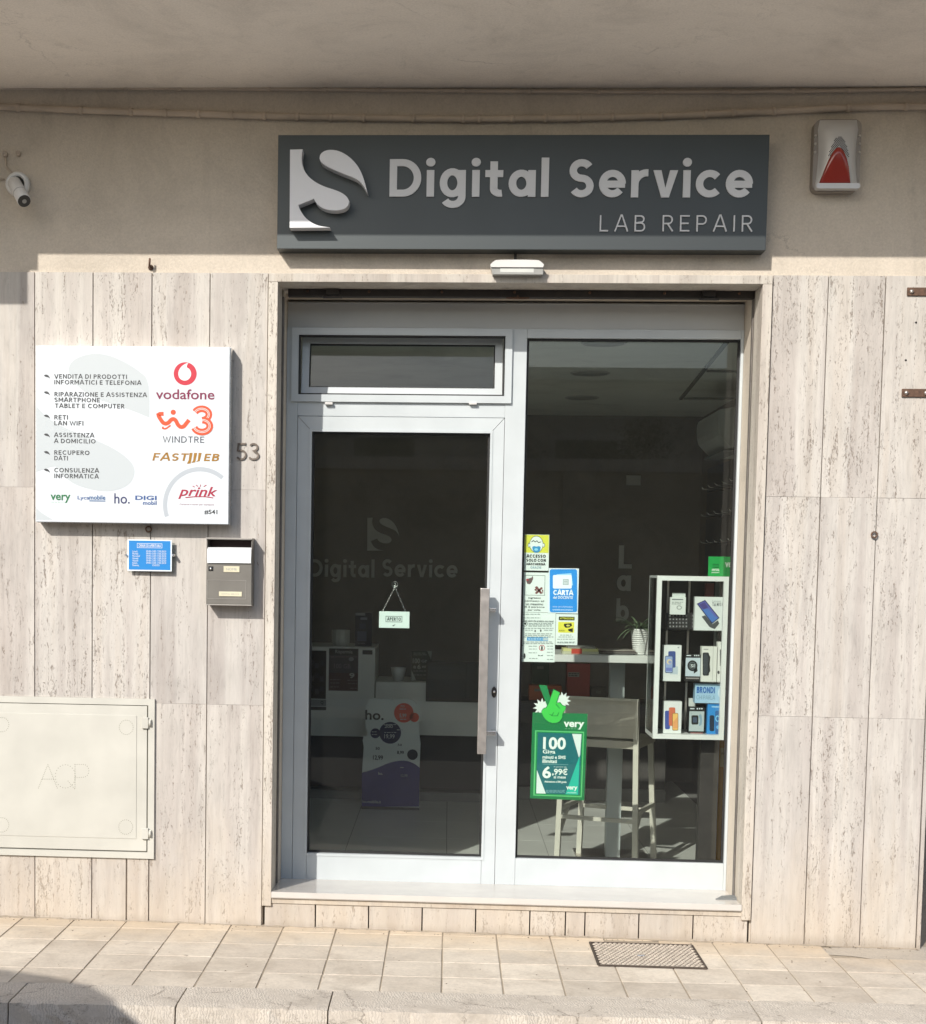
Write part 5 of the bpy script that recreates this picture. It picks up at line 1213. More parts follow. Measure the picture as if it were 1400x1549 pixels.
# plant
pxp = tz(966, 1.64); pt = thing('potted_plant', 'spiky green plant in a ridged white pot on the bar table', 'plant', (pxp, 1.64, TT))
m = MB(); prof = [(0, TT + .0005), (0.030, TT + .0005)]
for k in range(12): zq = TT + .004 + .012 * k; rq = 0.031 + 0.0016 * k; prof += [(rq + .0028, zq), (rq + .0028, zq + .006), (rq, zq + .007), (rq, zq + .0115)]
prof += [(0.045, TT + .148), (0.042, TT + .135), (0, TT + .135)]
m.lathe(prof, (pxp, 1.64, 0), 'z', 28); m.build('pot', 'ceramic_white', pt)
M('leaf', (0.09, 0.13, 0.07), 0.45, 0, 0.2, 20); rl = random.Random(3)
for k in range(34):
    a = rl.uniform(0, 6.28); L = rl.uniform(.12, .21); lift = rl.uniform(.5, 1.4); m = MB(); pr = None
    for i in range(6):
        t = i / 5; r_ = L * t * math.cos(lift * .5); h_ = L * (math.sin(lift) * t - .75 * t * t * (1.4 - lift * .5)); w_ = .0085 * (1 - t) ** .6 + .0006
        c = Vector((pxp + math.cos(a) * (r_ + .008), 1.64 + math.sin(a) * (r_ + .008), TT + .136 + h_)); sd_ = Vector((-math.sin(a), math.cos(a), 0))
        cur = [m.bm.verts.new(c - sd_ * w_), m.bm.verts.new(c - Vector((0, 0, w_ * .5))), m.bm.verts.new(c + sd_ * w_)]
        if pr:
            for j in range(2): m.bm.faces.new((pr[j], pr[j + 1], cur[j + 1], cur[j]))
        pr = cur
    m.build('leaf', 'leaf', pt)
ob = thing('upright_folder', 'white upright folder with red edge leaning beside the plant pot', 'folder', (tz(985, 1.6), 1.6, TT))
a = tz(981, 1.6); MB().bar((a, 1.6, TT + .002), (a + .022, 1.6, TT + .175), .028, .10).build('cover', 'print_white', ob); MB().bar((a + .019, 1.595, TT + .002), (a + .041, 1.595, TT + .15), .008, .10).build('red_edge', C('a8433a'), ob)
oc = thing('orange_folder', 'rounded orange folder standing behind the display cabinet edge', 'folder', (tz(997, 1.62), 1.62, TT))
a = tz(990, 1.62); MB().prism(chaikin([(a + .008, TT + .001), (a + .07, TT + .001), (a + .07, TT + .10), (a + .05, TT + .118), (a + .03, TT + .112)], 2, 70), 1.62, 1.65).build('cover', C('d8662e'), oc)

# ------------------------------------------------------------------ bar stool
st_ = thing('bar_stool', 'beige bar stool with padded back in front of the bar table', 'stool', (0.93, 1.56, ZF))
M('stool_beige', (0.56, 0.54, 0.47), 0.5, 0, 0.04); M('stool_pad', (0.50, 0.47, 0.40), 0.65, 0, 0.05, 20)
O = Vector((0.655, 1.42, 0)); U = Vector((0.395, -0.135, 0)); V_ = Vector((0.150, 0.40, 0))
def S3(u, v, z): q = O + U * u + V_ * v; return Vector((q.x, q.y, ZF + z))
UN, VN = U.normalized(), V_.normalized()
def stool_bar(a, b_, w, name='leg', t=None): return MB().bar(a, b_, w, t, UN, .002).build(name, 'stool_beige', st_)
stool_bar(S3(-.03, -.04, 0.0005), S3(.02, .0, .97), .030); stool_bar(S3(1.03, -.04, 0.0005), S3(.98, 0, .97), .030)
stool_bar(S3(-.03, 1.04, 0.0005), S3(.04, .95, .70), .030); stool_bar(S3(1.03, 1.04, 0.0005), S3(.96, .95, .70), .030)
c = S3(.5, .5, .72); MB().obox(c, UN, VN, (0, 0, 1), .215, .215, .022, .008).build('seat', 'stool_pad', st_)
c = S3(.5, -.005, .865); bk2 = MB().obox(c, UN, VN, (0, 0, 1), .205, .016, .108, .006).build('backrest', 'stool_pad', st_)
for u0 in (0.0, 1.0):
    sub(MB().bar(S3(u0, -.06, .755), S3(u0, -.06, .975), .020, .014, UN), 'back_rim', 'stool_beige', bk2, st_)
sub(MB().bar(S3(-.02, -.06, .972), S3(1.02, -.06, .972), .018, .014), 'back_rim', 'stool_beige', bk2, st_)
for a, b_ in ((S3(0, 1.0, .30), S3(1, 1.0, .30)), (S3(-.01, 0, .34), S3(-.01, 1, .34)), (S3(1.01, 0, .34), S3(1.01, 1, .34)), (S3(0, -.03, .30), S3(1, -.03, .30))): stool_bar(a, b_, .022, 'rung')
for u0 in (0, 1): stool_bar(S3(u0, .02, .22), S3(u0, .35, .34), .018, 'brace')

# ------------------------------------------------------------------ glass display cabinet and its goods
KD = 0.75
kx0, kx1, kz0, kz1 = rect(990.5, 871.5, 1098.5, 1118.5, KD)
kb_ = thing('display_cabinet', 'white framed glass display cabinet on a dark post inside the window', 'display cabinet', ((kx0 + kx1) / 2, KD + .15, ZF))
M('cab_white', (0.74, 0.77, 0.76), 0.3, 0, 0.02); M('cab_dark', (0.035, 0.037, 0.037), 0.45)
KB = KD + .30; fw_ = 0.024
ring_rect(kx0, kx1, kz0, kz1, fw_, KD, KD + .026).build('front_frame', 'cab_white', kb_)
ring_rect(kx0 + .001, kx1 - .001, kz0 + .001, kz1 - .001, .016, KB - .02, KB).build('back_frame', 'cab_white', kb_)
MB().box(kx0 + .001, kx1 - .001, KD + .0262, KB - .0202, kz1 - .012, kz1 - .0005).build('top_panel', 'cab_white', kb_); MB().box(kx0 + .001, kx1 - .001, KD + .0262, KB - .0202, kz0 + .0005, kz0 + .022).build('bottom_panel', 'cab_white', kb_)
MB().box(kx0 + .017, kx1 - .017, KB - .012, KB - .008, kz0 + .017, kz1 - .017).build('back_panel', 'cab_dark', kb_)
for x in (kx0 + .001, kx1 - .005): MB().box(x, x + .004, KD + .0265, KB - .0205, kz0 + .0225, kz1 - .0125).build('side_glass', CABGLASS, kb_)
MB().box(kx0 + .08, kx0 + .09, KD + .2, KD + .21, kz0 + .023, kz1 - .013).build('inner_post', 'steel', kb_); MB().box(kx0 + .19, kx0 + .20, KD + .2, KD + .21, kz0 + .023, kz1 - .013).build('inner_post', 'steel', kb_)
sh1 = W(1045, 953.5, KD + .05)[1]; sh2 = W(1045, 1031, KD + .05)[1]
for z in (sh1, sh2): MB().box(kx0 + .006, kx1 - .006, KD + .03, KB - .021, z - .005, z).build('shelf', CABGLASS, kb_)
px0_, px1_, _, _ = rect(1056, 1130, 1084, 1290, KD + .15)
MB().box(px0_, px1_, KD + .12, KD + .19, ZF + .021, kz0 - .0005, .002).build('post', 'dark_metal', kb_); MB().box(px0_ - .18, px1_ + .1, KD + .0, KD + .3, ZF + .0005, ZF + .02, .003).build('base_plate', 'dark_metal', kb_)
FL = kz0 + .0225; GD = KD + .06
def carton(lab, px0, py0, px1, py1, zbase, face, depth=.05, dd=0.0, cat='box', side=None, name='product_box'):
    d_ = GD + dd; a, b_, _, t_ = rect(px0, py0, px1, py1, d_)
    o = thing(name, lab, cat, ((a + b_) / 2, d_, zbase)); MB().box(a, b_, d_, d_ + depth, zbase + .0004, t_, .0008).build('carton', C(face), o); return o, d_
def poly(o, d_, pts, c, lift=.001, name='print_field'): return px_poly(name, C(c), o, pts, d_, lift)
def rc(o, d_, x0, y0, x1, y1, c, lift=.001, name='print_field'): return px_rect(name, C(c), o, x0, y0, x1, y1, d_, lift)
def rr_(x0, y0, x1, y1, r=2): return [(a, b_) for a, b_ in rrect(x0, x1, y0, y1, r, 3)]
Zc = zm(980, 830, 5.164)
# top shelf
o, d_ = carton('white earphone package with hanger tab on the top cabinet shelf', 1013.5, 903.5, 1037, 926, sh1 + .078, 'd3dad6', .03, .03)
MB().box(*rect(1017, 897, 1037, 904, d_)[:2], d_ + .01, d_ + .012, rect(1017, 897, 1037, 904, d_)[2], rect(1017, 897, 1037, 904, d_)[3]).build('hanger_tab', C('c8d0cc'), o)
poly(o, d_, circ(1027, 919, 4.2, 14, 3.4), '9aa39f'); poly(o, d_, circ(1027, 919, 2.6, 12, 2), 'd3dad6', .0016); rc(o, d_, 1016, 906, 1033, 907.6, '70787a'); px_lines('small_print', C('9aa39f'), o, [(1016, 1033, 911), (1016, 1030, 913.5)], d_, .0012, 8, .6)
kbx = thing('keyboard', 'small black keyboard standing upright on the top cabinet shelf', 'keyboard', (*W(1035, 952, GD + .06)[:1], GD + .06, sh1))
a, b_, c_, t_ = rect(1007, 927, 1058, 952.5, GD + .065); MB().box(a, b_, GD + .065, GD + .08, sh1 + .0004, t_, .002).build('board', 'black_plastic', kbx)
M('key', (0.05, 0.05, 0.052), 0.4)
for j in range(4):
    for i in range(9):
        if i == 6: continue
        k0, k1, k2, k3 = rect(1011.5 + i * 4.9, 929.5 + j * 5.4, 1015.2 + i * 4.9, 933.4 + j * 5.4, GD + .065); MB().box(k0, k1, GD + .062, GD + .0648, k2, k3, .0006).build('key', 'key', kbx); MB().flat([(k0 + .003, k2 + .004), (k1 - .004, k2 + .004), (k1 - .004, k3 - .003), (k0 + .003, k3 - .003)], GD + .0615).build('key_print', 'print_grey', kbx)
o, d_ = carton('white tablet box with a blue tablet printed on it', 1050.5, 903, 1097, 951.5, sh1, 'd5dcda', .04, .015)
poly(o, d_, Zc([(418, 530), (445, 520), (500, 590), (545, 560), (556, 585), (520, 628), (480, 612), (440, 560)]), '4a4e50'); poly(o, d_, Zc([(380, 430), (445, 400), (558, 540), (498, 588)]), '1c2350', .0014); poly(o, d_, Zc([(390, 432), (443, 408), (549, 540), (500, 578)]), '5a5fa8', .0018); poly(o, d_, Zc([(418, 470), (470, 470), (520, 530), (549, 540), (500, 578)]), '4872b8', .0022); poly(o, d_, Zc([(400, 436), (440, 418), (470, 458), (430, 476)]), '463f80', .0024)
font_text('Lenovo', 'lettering', C('9aa2a4'), o, 1077, 907.5, 1090, 911, d_); font_text('Tab M10 HD', 'lettering', C('5a6266'), o, 1077, 911.5, 1097, 917, d_, bold=.01)
o, d_ = carton('dark red carton behind the tablet box on the top shelf', 1066, 882.5, 1079, 950, sh1, '6e3330', .03, .12)
# middle shelf
o, d_ = carton('white phone box with a blue phone pictured on the middle shelf', 1003, 976, 1030, 1028, sh2, 'd8dddb', .05, .0)
poly(o, d_, rr_(1010.5, 985, 1021.5, 1010), '3b4f8c'); rc(o, d_, 1013, 1008, 1025, 1020, 'b5c4cc', .0008); poly(o, d_, rr_(1005.5, 992, 1017.5, 1018), '40506e', .0014); poly(o, d_, rr_(1006.3, 993, 1016.8, 1017, 1.5), '8fa3cc', .0018); poly(o, d_, circ(1012, 1001, 4, 14), 'd9c79a', .002); poly(o, d_, circ(1013, 1001.5, 2.6, 12), '8c9cc8', .0024); rc(o, d_, 1007, 1010, 1016, 1015, '6a78b8', .002); rc(o, d_, 1024.5, 978.5, 1027, 980.5, '8a9496')
o, d_ = carton('black and white smartwatch box with round watch on the middle shelf', 1036, 990, 1059.5, 1028, sh2, '17191a', .06, .02)
rc(o, d_, 1036.6, 995, 1058.8, 1023, 'b9c7d0'); poly(o, d_, circ(1047, 1007, 7.6, 22, 8.2), '15181a', .0014); poly(o, d_, circ(1047, 1007, 5.4, 20, 5.8), '5b666c', .0018); poly(o, d_, circ(1047, 1007, 4.2, 18, 4.6), '17191c', .0022); poly(o, d_, [(1049, 1012), (1054, 1010), (1055, 1015), (1049, 1019)], '1b1d20', .0014); font_text('SI', 'lettering', C('c8d2d6'), o, 1044, 1004.5, 1050, 1009.5, d_, .0034, bold=.02); rc(o, d_, 1038, 990.8, 1045, 992.4, 'c8d2d6'); [poly(o, d_, circ(1050.5 + 3 * k, 991.6, 1.1, 8), 'c8d2d6') for k in range(3)]; rc(o, d_, 1037, 1025, 1057, 1027, '8e8a8a')
o, d_ = carton('white phone case box with a black case in its window', 1060.5, 978, 1084, 1029.5, sh2, 'd6d8d2', .05, .0)
poly(o, d_, rr_(1062.5, 987, 1072, 1022), '23262a'); poly(o, d_, [(1064, 990), (1068, 988), (1071, 996), (1070, 1006), (1071, 1016), (1067, 1021), (1063.4, 1018)], '3a4046', .0014); poly(o, d_, [(1072, 990), (1074, 994), (1073, 1005), (1074, 1015), (1070.5, 1020), (1070, 1010), (1072, 1000)], '15171a', .0016); rc(o, d_, 1064, 981.5, 1071, 982.8, '8a8e8c'); rc(o, d_, 1077.5, 978.4, 1078.2, 1029, 'b0b4ae')
o, d_ = carton('tall white charger box at the right end of the middle shelf', 1084.5, 971, 1096, 1029, sh2, 'dadcd8', .04, .01)
poly(o, d_, rr_(1088.5, 982, 1095, 1008), '2e3236'); poly(o, d_, circ(1086.5, 1017, 1.8, 10, 2.6), '3a3e40'); rc(o, d_, 1090, 973, 1091.5, 975, '6a6e70')
# bottom
o, d_ = carton('white phone box with three coloured phones pictured on the cabinet floor', 1003.5, 1061, 1030.5, 1114, FL, 'd8dddb', .05, .0)
for r_, c, e_ in (((1005.5, 1075, 1013, 1103), '3a4f9a', 0), ((1011.5, 1070, 1021, 1098), 'c56a4a', .0004), ((1016.5, 1078.5, 1025.5, 1105), '8a6a3c', .0008)): poly(o, d_, rr_(*r_), c, .001 + e_)
poly(o, d_, rr_(1017.3, 1079.3, 1024.8, 1104, 1.6), 'e2b866', .0022); poly(o, d_, [(1017.5, 1092), (1024.5, 1084), (1024.5, 1102), (1018, 1102)], 'd89a62', .0026)
o, d_ = carton('grey smartwatch box with square watch on the cabinet floor', 1041.5, 1070, 1065.5, 1112, FL, '1b1d1e', .06, .02)
rc(o, d_, 1042, 1076, 1064.5, 1106, 'a9b6b8'); poly(o, d_, rr_(1045.5, 1082, 1056, 1096), '15181a', .0014); poly(o, d_, rr_(1047.5, 1085, 1054, 1093, 1), '3c4a5e', .0018); poly(o, d_, [(1056.5, 1082), (1060, 1080), (1062, 1088), (1060.5, 1097), (1056.5, 1098), (1058.5, 1090)], '7f9cae', .0014); rc(o, d_, 1043.5, 1071.2, 1050, 1072.8, 'c8d2d6'); [rc(o, d_, 1053.5 + 3.4 * k, 1071, 1055.6 + 3.4 * k, 1073, 'c8d2d6') for k in range(3)]; rc(o, d_, 1044, 1108, 1063, 1110, '8a5a58'); 
o, d_ = carton('small white package behind the square watch box', 1042, 1056.5, 1052, 1075, FL + .06, 'c9cfcc', .03, .09)
o, d_ = carton('bright blue phone box beside the square watch box', 1069.5, 1064.5, 1096, 1114, FL, '2c86cc', .05, .01)
poly(o, d_, rr_(1073, 1082, 1080, 1106), '14283c'); poly(o, d_, rr_(1081.5, 1075, 1090, 1110), '175a96', .0012); poly(o, d_, circ(1085, 1087, 3.4, 14, 5), '7cc4e8', .0016); poly(o, d_, circ(1085, 1087, 2, 12, 3.2), '175a96', .002); poly(o, d_, circ(1086, 1100, 3, 12), '6fb4e0', .0016); poly(o, d_, [(1091, 1068), (1095.5, 1066), (1095.5, 1112), (1091, 1113)], '58a8e0'); rc(o, d_, 1076, 1068.5, 1088, 1070, 'a8d4ee')
o, d_ = carton('pale blue phone box with bold blue brand lettering lying on the blue box', 1051, 1034.5, 1096, 1062, rect(1069, 1064, 1096, 1114, GD + .01)[3] + .0005, '9fc3dc', .06, .0)
px_text('BRONDI', 'lettering', C('1c5ea8'), o, 1053.5, 1039, 1081, 1048.5, d_, w=.22, gap=.12); px_text('CHI PARLA', 'lettering', C('6a8ca0'), o, 1053, 1052, 1081, 1058, d_, w=.1, gap=.16, space=.3); poly(o, d_, circ(1092, 1048, 6.5, 18, 9), 'c8dce8'); poly(o, d_, [(1090, 1052), (1090.5, 1045), (1092, 1041), (1093.5, 1045), (1094, 1052)], '2c4a5c', .0014)
# green box on top of the cabinet, corner towards the window
gb = thing('green_box', 'green carton with white lettering standing on the display cabinet', 'box', (*W(1088, 870, KD + .1)[:1], KD + .12, kz1))
c0 = P3(1070.5, 870, KD + .14); c1 = P3(1093.5, 870, KD + .05); hgt = W(1085, 842, KD + .05)[1] - kz1
u_ = Vector((c1.x - c0.x, c1.y - c0.y, 0)); v_ = Vector((-u_.y, u_.x, 0)).normalized() * .11
c0.z = c1.z = kz1 + .0006; A = [c0, c1, c1 + v_, c0 + v_]; m = MB(); lo_ = [m.bm.verts.new(p) for p in A]; hi_ = [m.bm.verts.new(p + Vector((0, 0, hgt))) for p in A]
m.bm.faces.new(lo_); m.bm.faces.new(hi_)
for k in range(4): m.bm.faces.new((lo_[k], lo_[(k + 1) % 4], hi_[(k + 1) % 4], hi_[k]))
m.build('carton', C('1f9a4a'), gb)
def on_side(s, p, q, f0, f1, z0, z1, c, bold=.015):
    me = font_mesh(s, 0, bold); co = np.empty(len(me.vertices) * 3); me.vertices.foreach_get('co', co); co = co.reshape(-1, 3); mn, mx = co.min(0), co.max(0); nr = Vector((q.y - p.y, -(q.x - p.x), 0)).normalized()
    for v, r_ in zip(me.vertices, co):
        f_ = f0 + (r_[0] - mn[0]) / (mx[0] - mn[0]) * (f1 - f0); h_ = z0 + (r_[1] - mn[1]) / (mx[1] - mn[1]) * (z1 - z0); w_ = p + (q - p) * f_ + Vector((0, 0, h_ * hgt)) + nr * .0008 - Vector(gb['_o']); v.co = w_
    me.materials.clear(); me.materials.append(C(c)); o = bpy.data.objects.new('lettering', me); COL.objects.link(o); o.parent = gb
on_side('dove', c0, c1, .3, .7, .55, .66, '0f4a26'); on_side('vuoi', c0, c1, .3, .7, .42, .52, '0f4a26'); on_side('senza', c0, c1, .25, .75, .28, .38, 'dfe8e0'); on_side('pensieri', c0, c1, .25, .75, .14, .24, 'dfe8e0')
on_side('very', c1, c1 + v_, .1, .9, .35, .72, 'dfe8e0', .02)
# yellow board standing in the corner behind the cabinet
yb = thing('yellow_board', 'narrow yellow upright board standing at the window edge behind the cabinet post', 'board', (*W(1091, 1290, KD + .35)[:1], KD + .35, ZF))
a, b_, _, t_ = rect(1084.5, 1120, 1100, 1290, KD + .32); MB().box(a, b_, KD + .32, KD + .34, ZF + .07, t_, .002).build('board', C('c98f28'), yb); MB().box(a, b_ , KD + .315, KD + .345, ZF + .0005, ZF + .069).build('foot', C('a8a890'), yb); px_rect('label', C('d8c890'), yb, 1089, 1131, 1096, 1160, KD + .32); font_text('W', 'lettering', C('6a4a10'), yb, 1090, 1138, 1095, 1142, KD + .32, .002)

# ------------------------------------------------------------------ right wall: air conditioner and product hooks
ac = thing('air_conditioner', 'white split air conditioner unit high on the right inner wall', 'air conditioner', (1.85, 2.9, EYE + .72))
z0 = W(1095, 680, 2.55)[1]; z1 = W(1095, 616, 2.55)[1]
m = MB(); pr_ = [(1.695, z0 + .06), (1.66, z0 + .10), (1.65, z1 - .05), (1.67, z1), (1.969, z1), (1.969, z0), (1.76, z0)]
m.prism(chaikin(pr_, 1, 80), 2.55, 3.35); m.build('casing', M('ac_white', (0.62, 0.64, 0.61), 0.4), ac); MB().box(1.70, 1.80, 2.6, 3.3, z0 - .012, z0 + .002).build('louvre', 'print_grey', ac)
rk = thing('product_rack', 'dark slatted product wall with rows of metal hooks inside the window', 'display rack', (1.95, 3.2, ZF))
M('rack_dark', (0.10, 0.105, 0.12), 0.5)
for k in range(7):
    zb2 = EYE - .55 + k * .19; MB().box(1.945, 1.969, 1.5, 4.6, zb2, zb2 + .178, .003).build('slat', 'rack_dark', rk)
hk = 0
for k, zr_ in ((1, 0), (3, 0), (4, 0), (5, 0)):
    zz = EYE - .55 + k * .19 + .17
    for i in range(9):
        y = 1.8 + i * .26; MB().tube([(1.944, y, zz), (1.80, y, zz + .006), (1.785, y, zz + .02)], .0035, 6).build('hook', 'steel_bright', rk)
for i, (k, y, c) in enumerate(((3, 1.8, '4a4a58'), (3, 2.06, '8a8c90'), (3, 2.58, '2a2c34'), (4, 1.8, '5c6470'), (4, 2.32, '9a9c98'), (4, 2.84, '3c3c44'), (5, 2.06, '30343c'), (5, 2.58, '7c7e84'))):
    zz = EYE - .55 + k * .19 + .17; q = thing('blister_pack', ('dark', 'light grey', 'black', 'blue grey', 'pale', 'charcoal', 'slate', 'mid grey')[i] + ' blister pack hanging from a hook on the product rack', 'packet', (1.85, y, zz - .13))
    MB().box(1.855, 1.885, y - .045, y + .045, zz - .145, zz - .03, .002).build('card', C(c), q); MB().box(1.8535, 1.8548, y - .03, y + .03, zz - .125, zz - .07).build('product_print', C('b0b4b4'), q); MB().box(1.866, 1.870, y - .02, y + .02, zz - .0305, zz + .01).build('hanger_tab', CLEAR, q)

# ------------------------------------------------------------------ notices behind the glass
ND = GL + 0.0105
def notice(lab, px0, py0, px1, py1, col, cat='notice', name='notice'):
    a, b_, c_, t_ = rect(px0, py0, px1, py1, ND); o = thing(name, lab, cat, ((a + b_) / 2, ND, c_))
    MB().box(a, b_, ND, ND + .0012, c_, t_).build('sheet', C(col), o); return o
Zn = zm(780, 790, 7.041)
def nr(o, x0, y0, x1, y1, c, lift=.0006, name='print_field'): (p, q), (r_, s) = Zn([(x0, y0), (x1, y1)]); return px_rect(name, C(c), o, p, q, r_, s, ND, lift)
def npoly(o, pts, c, lift=.0006, name='print_field'): return px_poly(name, C(c), o, Zn(pts), ND, lift)
def ntx(o, s, x0, y0, x1, y1, c, lift=.0012, **kw): (p, q), (r_, t_) = Zn([(x0, y0), (x1, y1)]); return px_text(s, 'lettering', C(c), o, p, q, r_, t_, ND, lift, **kw)
def nft(o, s, x0, y0, x1, y1, c, lift=.0012, **kw): (p, q), (r_, t_) = Zn([(x0, y0), (x1, y1)]); return font_text(s, 'lettering', C(c), o, p, q, r_, t_, ND, lift, **kw)
def nln(o, rows, c, seed, h=.6): return px_lines('small_print', C(c), o, [(780 + a / 7.041, 780 + b_ / 7.041, 790 + y / 7.041) for a, b_, y in rows], ND, .0012, seed, h)
WH = 'dfe9e6'
o = notice('yellow and white mask notice with a face wearing a blue mask', *Zn([(90, 132)])[0], *Zn([(352, 515)])[0], WH)
nr(o, 92, 135, 350, 325, 'd6d84a'); npoly(o, circ(218, 235, 74, 26, 90), '20302e', .0008); npoly(o, circ(218, 235, 69, 26, 85), 'dfe9e6', .0011)
for cx in (140, 296): npoly(o, circ(cx, 245, 14, 12, 24), '20302e', .0008); npoly(o, circ(cx, 245, 9, 12, 19), 'dfe9e6', .0012)
npoly(o, [(165, 205), (188, 190), (205, 205), (225, 192), (240, 212), (270, 205), (270, 212), (238, 222), (224, 202), (205, 215), (188, 200), (168, 214)], '20302e', .0014)
npoly(o, chaikin([(174, 262), (196, 252), (218, 262), (240, 252), (264, 262), (260, 298), (240, 322), (198, 322), (178, 298)], 1), '2f8fc4', .0015); npoly(o, circ(216, 290, 20, 12, 14), '8cd0e8', .0018)
ntx(o, 'ACCESSO', 115, 344, 318, 378, '121a1a', w=.24, gap=.16); ntx(o, 'SOLO CON', 112, 389, 318, 421, '121a1a', w=.24, gap=.16, space=.3); ntx(o, 'MASCHERINA', 112, 434, 312, 458, '121a1a', w=.24, gap=.14); ntx(o, 'GRAZIE', 155, 470, 270, 494, '5a8a9c', w=.14, gap=.2)
o = notice('white customer limit notice with two small pictograms', *Zn([(70, 535)])[0], *Zn([(345, 958)])[0], WH)
for q in ((95, 565, 310, 569), (95, 775, 310, 779), (95, 565, 99, 779), (306, 565, 310, 779)): nr(o, *q, '3c4a4a')
npoly(o, [(108, 610), (140, 598), (165, 590), (180, 572), (184, 600), (168, 640), (150, 660), (122, 655), (112, 632)], '6a5656'); npoly(o, circ(122, 612, 14, 12, 12), 'a83a44', .001)
for q in ([(200, 690), (225, 680), (285, 755), (262, 765)], [(270, 690), (288, 700), (222, 765), (200, 755)], [(195, 720), (215, 700), (225, 740)], [(275, 715), (292, 720), (288, 765)]): npoly(o, q, '7a4a48', .001)
for s, y, a, b_ in (('ingresso', 800, 132, 265), ('permesso ad', 832, 95, 300), ('un massimo', 864, 105, 290), ('di 2 persone', 896, 88, 305), ('per volta', 928, 128, 262)): nft(o, s, a, y - 4, b_, y + 20, '26302f', bold=.012)
o = notice('bright blue card notice with white card symbol', *Zn([(345, 490)])[0], *Zn([(666, 970)])[0], 'e4eef2')
npoly(o, rrect(360, 652, 500, 958, 22, 5), '2391e0'); npoly(o, [(430, 555), (590, 542), (608, 670), (560, 690)], '9fd4f2', .0009); npoly(o, rrect(394, 595, 562, 706, 14, 4), 'e8f2f6', .0012); nr(o, 500, 605, 562, 668, 'a8b4b8', .0015); nr(o, 508, 613, 554, 660, 'c8d2d4', .0018); nr(o, 514, 630, 548, 636, '98a4a8', .0021)
ntx(o, 'CARTA', 398, 722, 608, 776, 'e8f2f6', .0024, w=.24, gap=.12); nft(o, 'del DOCENTE', 396, 786, 606, 816, 'e8f2f6', .0024, bold=.02); nft(o, 'entra con la formazione', 392, 888, 606, 908, 'd0e6f4'); nft(o, 'cartadeldocente.istruzione', 388, 922, 606, 940, 'd0e6f4', bold=.02)
o = notice('large white rules sheet full of small print and icons', *Zn([(50, 962)])[0], *Zn([(418, 1488)])[0], WH)
nln(o, [(75, 270, 980), (75, 260, 1018)], '9aa6a4', 1); nft(o, 'Tutti coloro che accedono sono tenuti', 78, 1040, 402, 1064, '3c4a4a', bold=.012)
nln(o, [(135, 400, 1078), (135, 390, 1092), (135, 380, 1106), (75, 400, 1130), (100, 180, 1150), (300, 390, 1150), (95, 385, 1188), (95, 370, 1205), (80, 400, 1222), (75, 400, 1275), (75, 410, 1292)], '8e9a98', 2)
npoly(o, circ(95, 1080, 30, 20), '5a6664'); npoly(o, circ(95, 1080, 25, 20), WH, .0009); npoly(o, [(82, 1080), (110, 1062), (110, 1098)], '26302f', .0012); npoly(o, circ(205, 1158, 8, 10, 12), '26302f'); npoly(o, circ(265, 1155, 8, 10, 14), '26302f')
nr(o, 118, 1225, 342, 1262, '3f9ad2'); nr(o, 290, 1230, 340, 1258, 'b8c8cc', .0009); nln(o, [(130, 285, 1243)], 'cfe2ee', 4)
npoly(o, circ(277, 1338, 32, 22), 'b0424a'); npoly(o, circ(277, 1338, 25, 22), WH, .0009); npoly(o, [(270, 1318), (285, 1318), (287, 1350), (282, 1362), (270, 1362), (266, 1345)], '3a3436', .0012); npoly(o, [(235, 1410), (260, 1422), (288, 1410), (284, 1425), (238, 1425)], '4a5654')
nln(o, [(135, 230, 1320), (140, 220, 1350), (135, 225, 1390), (330, 395, 1320), (335, 395, 1350), (330, 390, 1385), (330, 395, 1420), (140, 230, 1450), (330, 395, 1460)], '98a4a2', 6)
npoly(o, [(84, 1405), (92, 1392), (100, 1405), (104, 1425), (98, 1452), (88, 1452), (82, 1425)], '1e2624'); npoly(o, [(62, 1300), (78, 1310), (66, 1318)], '3a4442'); npoly(o, circ(72, 1440, 14, 12, 18), '6a7472'); npoly(o, circ(72, 1440, 10, 12, 13), WH, .001)
o = notice('small white surveillance notice with a yellow camera panel', *Zn([(424, 978)])[0], *Zn([(658, 1308)])[0], WH)
nr(o, 458, 1006, 625, 1044, '14180f'); nft(o, 'ATTENZIONE', 468, 1014, 616, 1034, 'd8d84a', bold=.02); nr(o, 450, 1062, 620, 1176, 'dcd94c'); npoly(o, [(512, 1082), (590, 1076), (598, 1100), (570, 1120), (530, 1124), (512, 1105)], '14180f', .0009); npoly(o, circ(556, 1100, 22, 12, 10), 'c8c860', .0012); npoly(o, [(556, 1140), (606, 1128), (606, 1172), (588, 1168), (560, 1158)], '14180f', .0009); nft(o, 'AREA', 458, 1146, 520, 1162, '3a3a10'); nln(o, [(470, 600, 1202), (455, 610, 1222), (440, 625, 1246), (440, 630, 1276), (440, 620, 1284)], '98a4a2', 7)
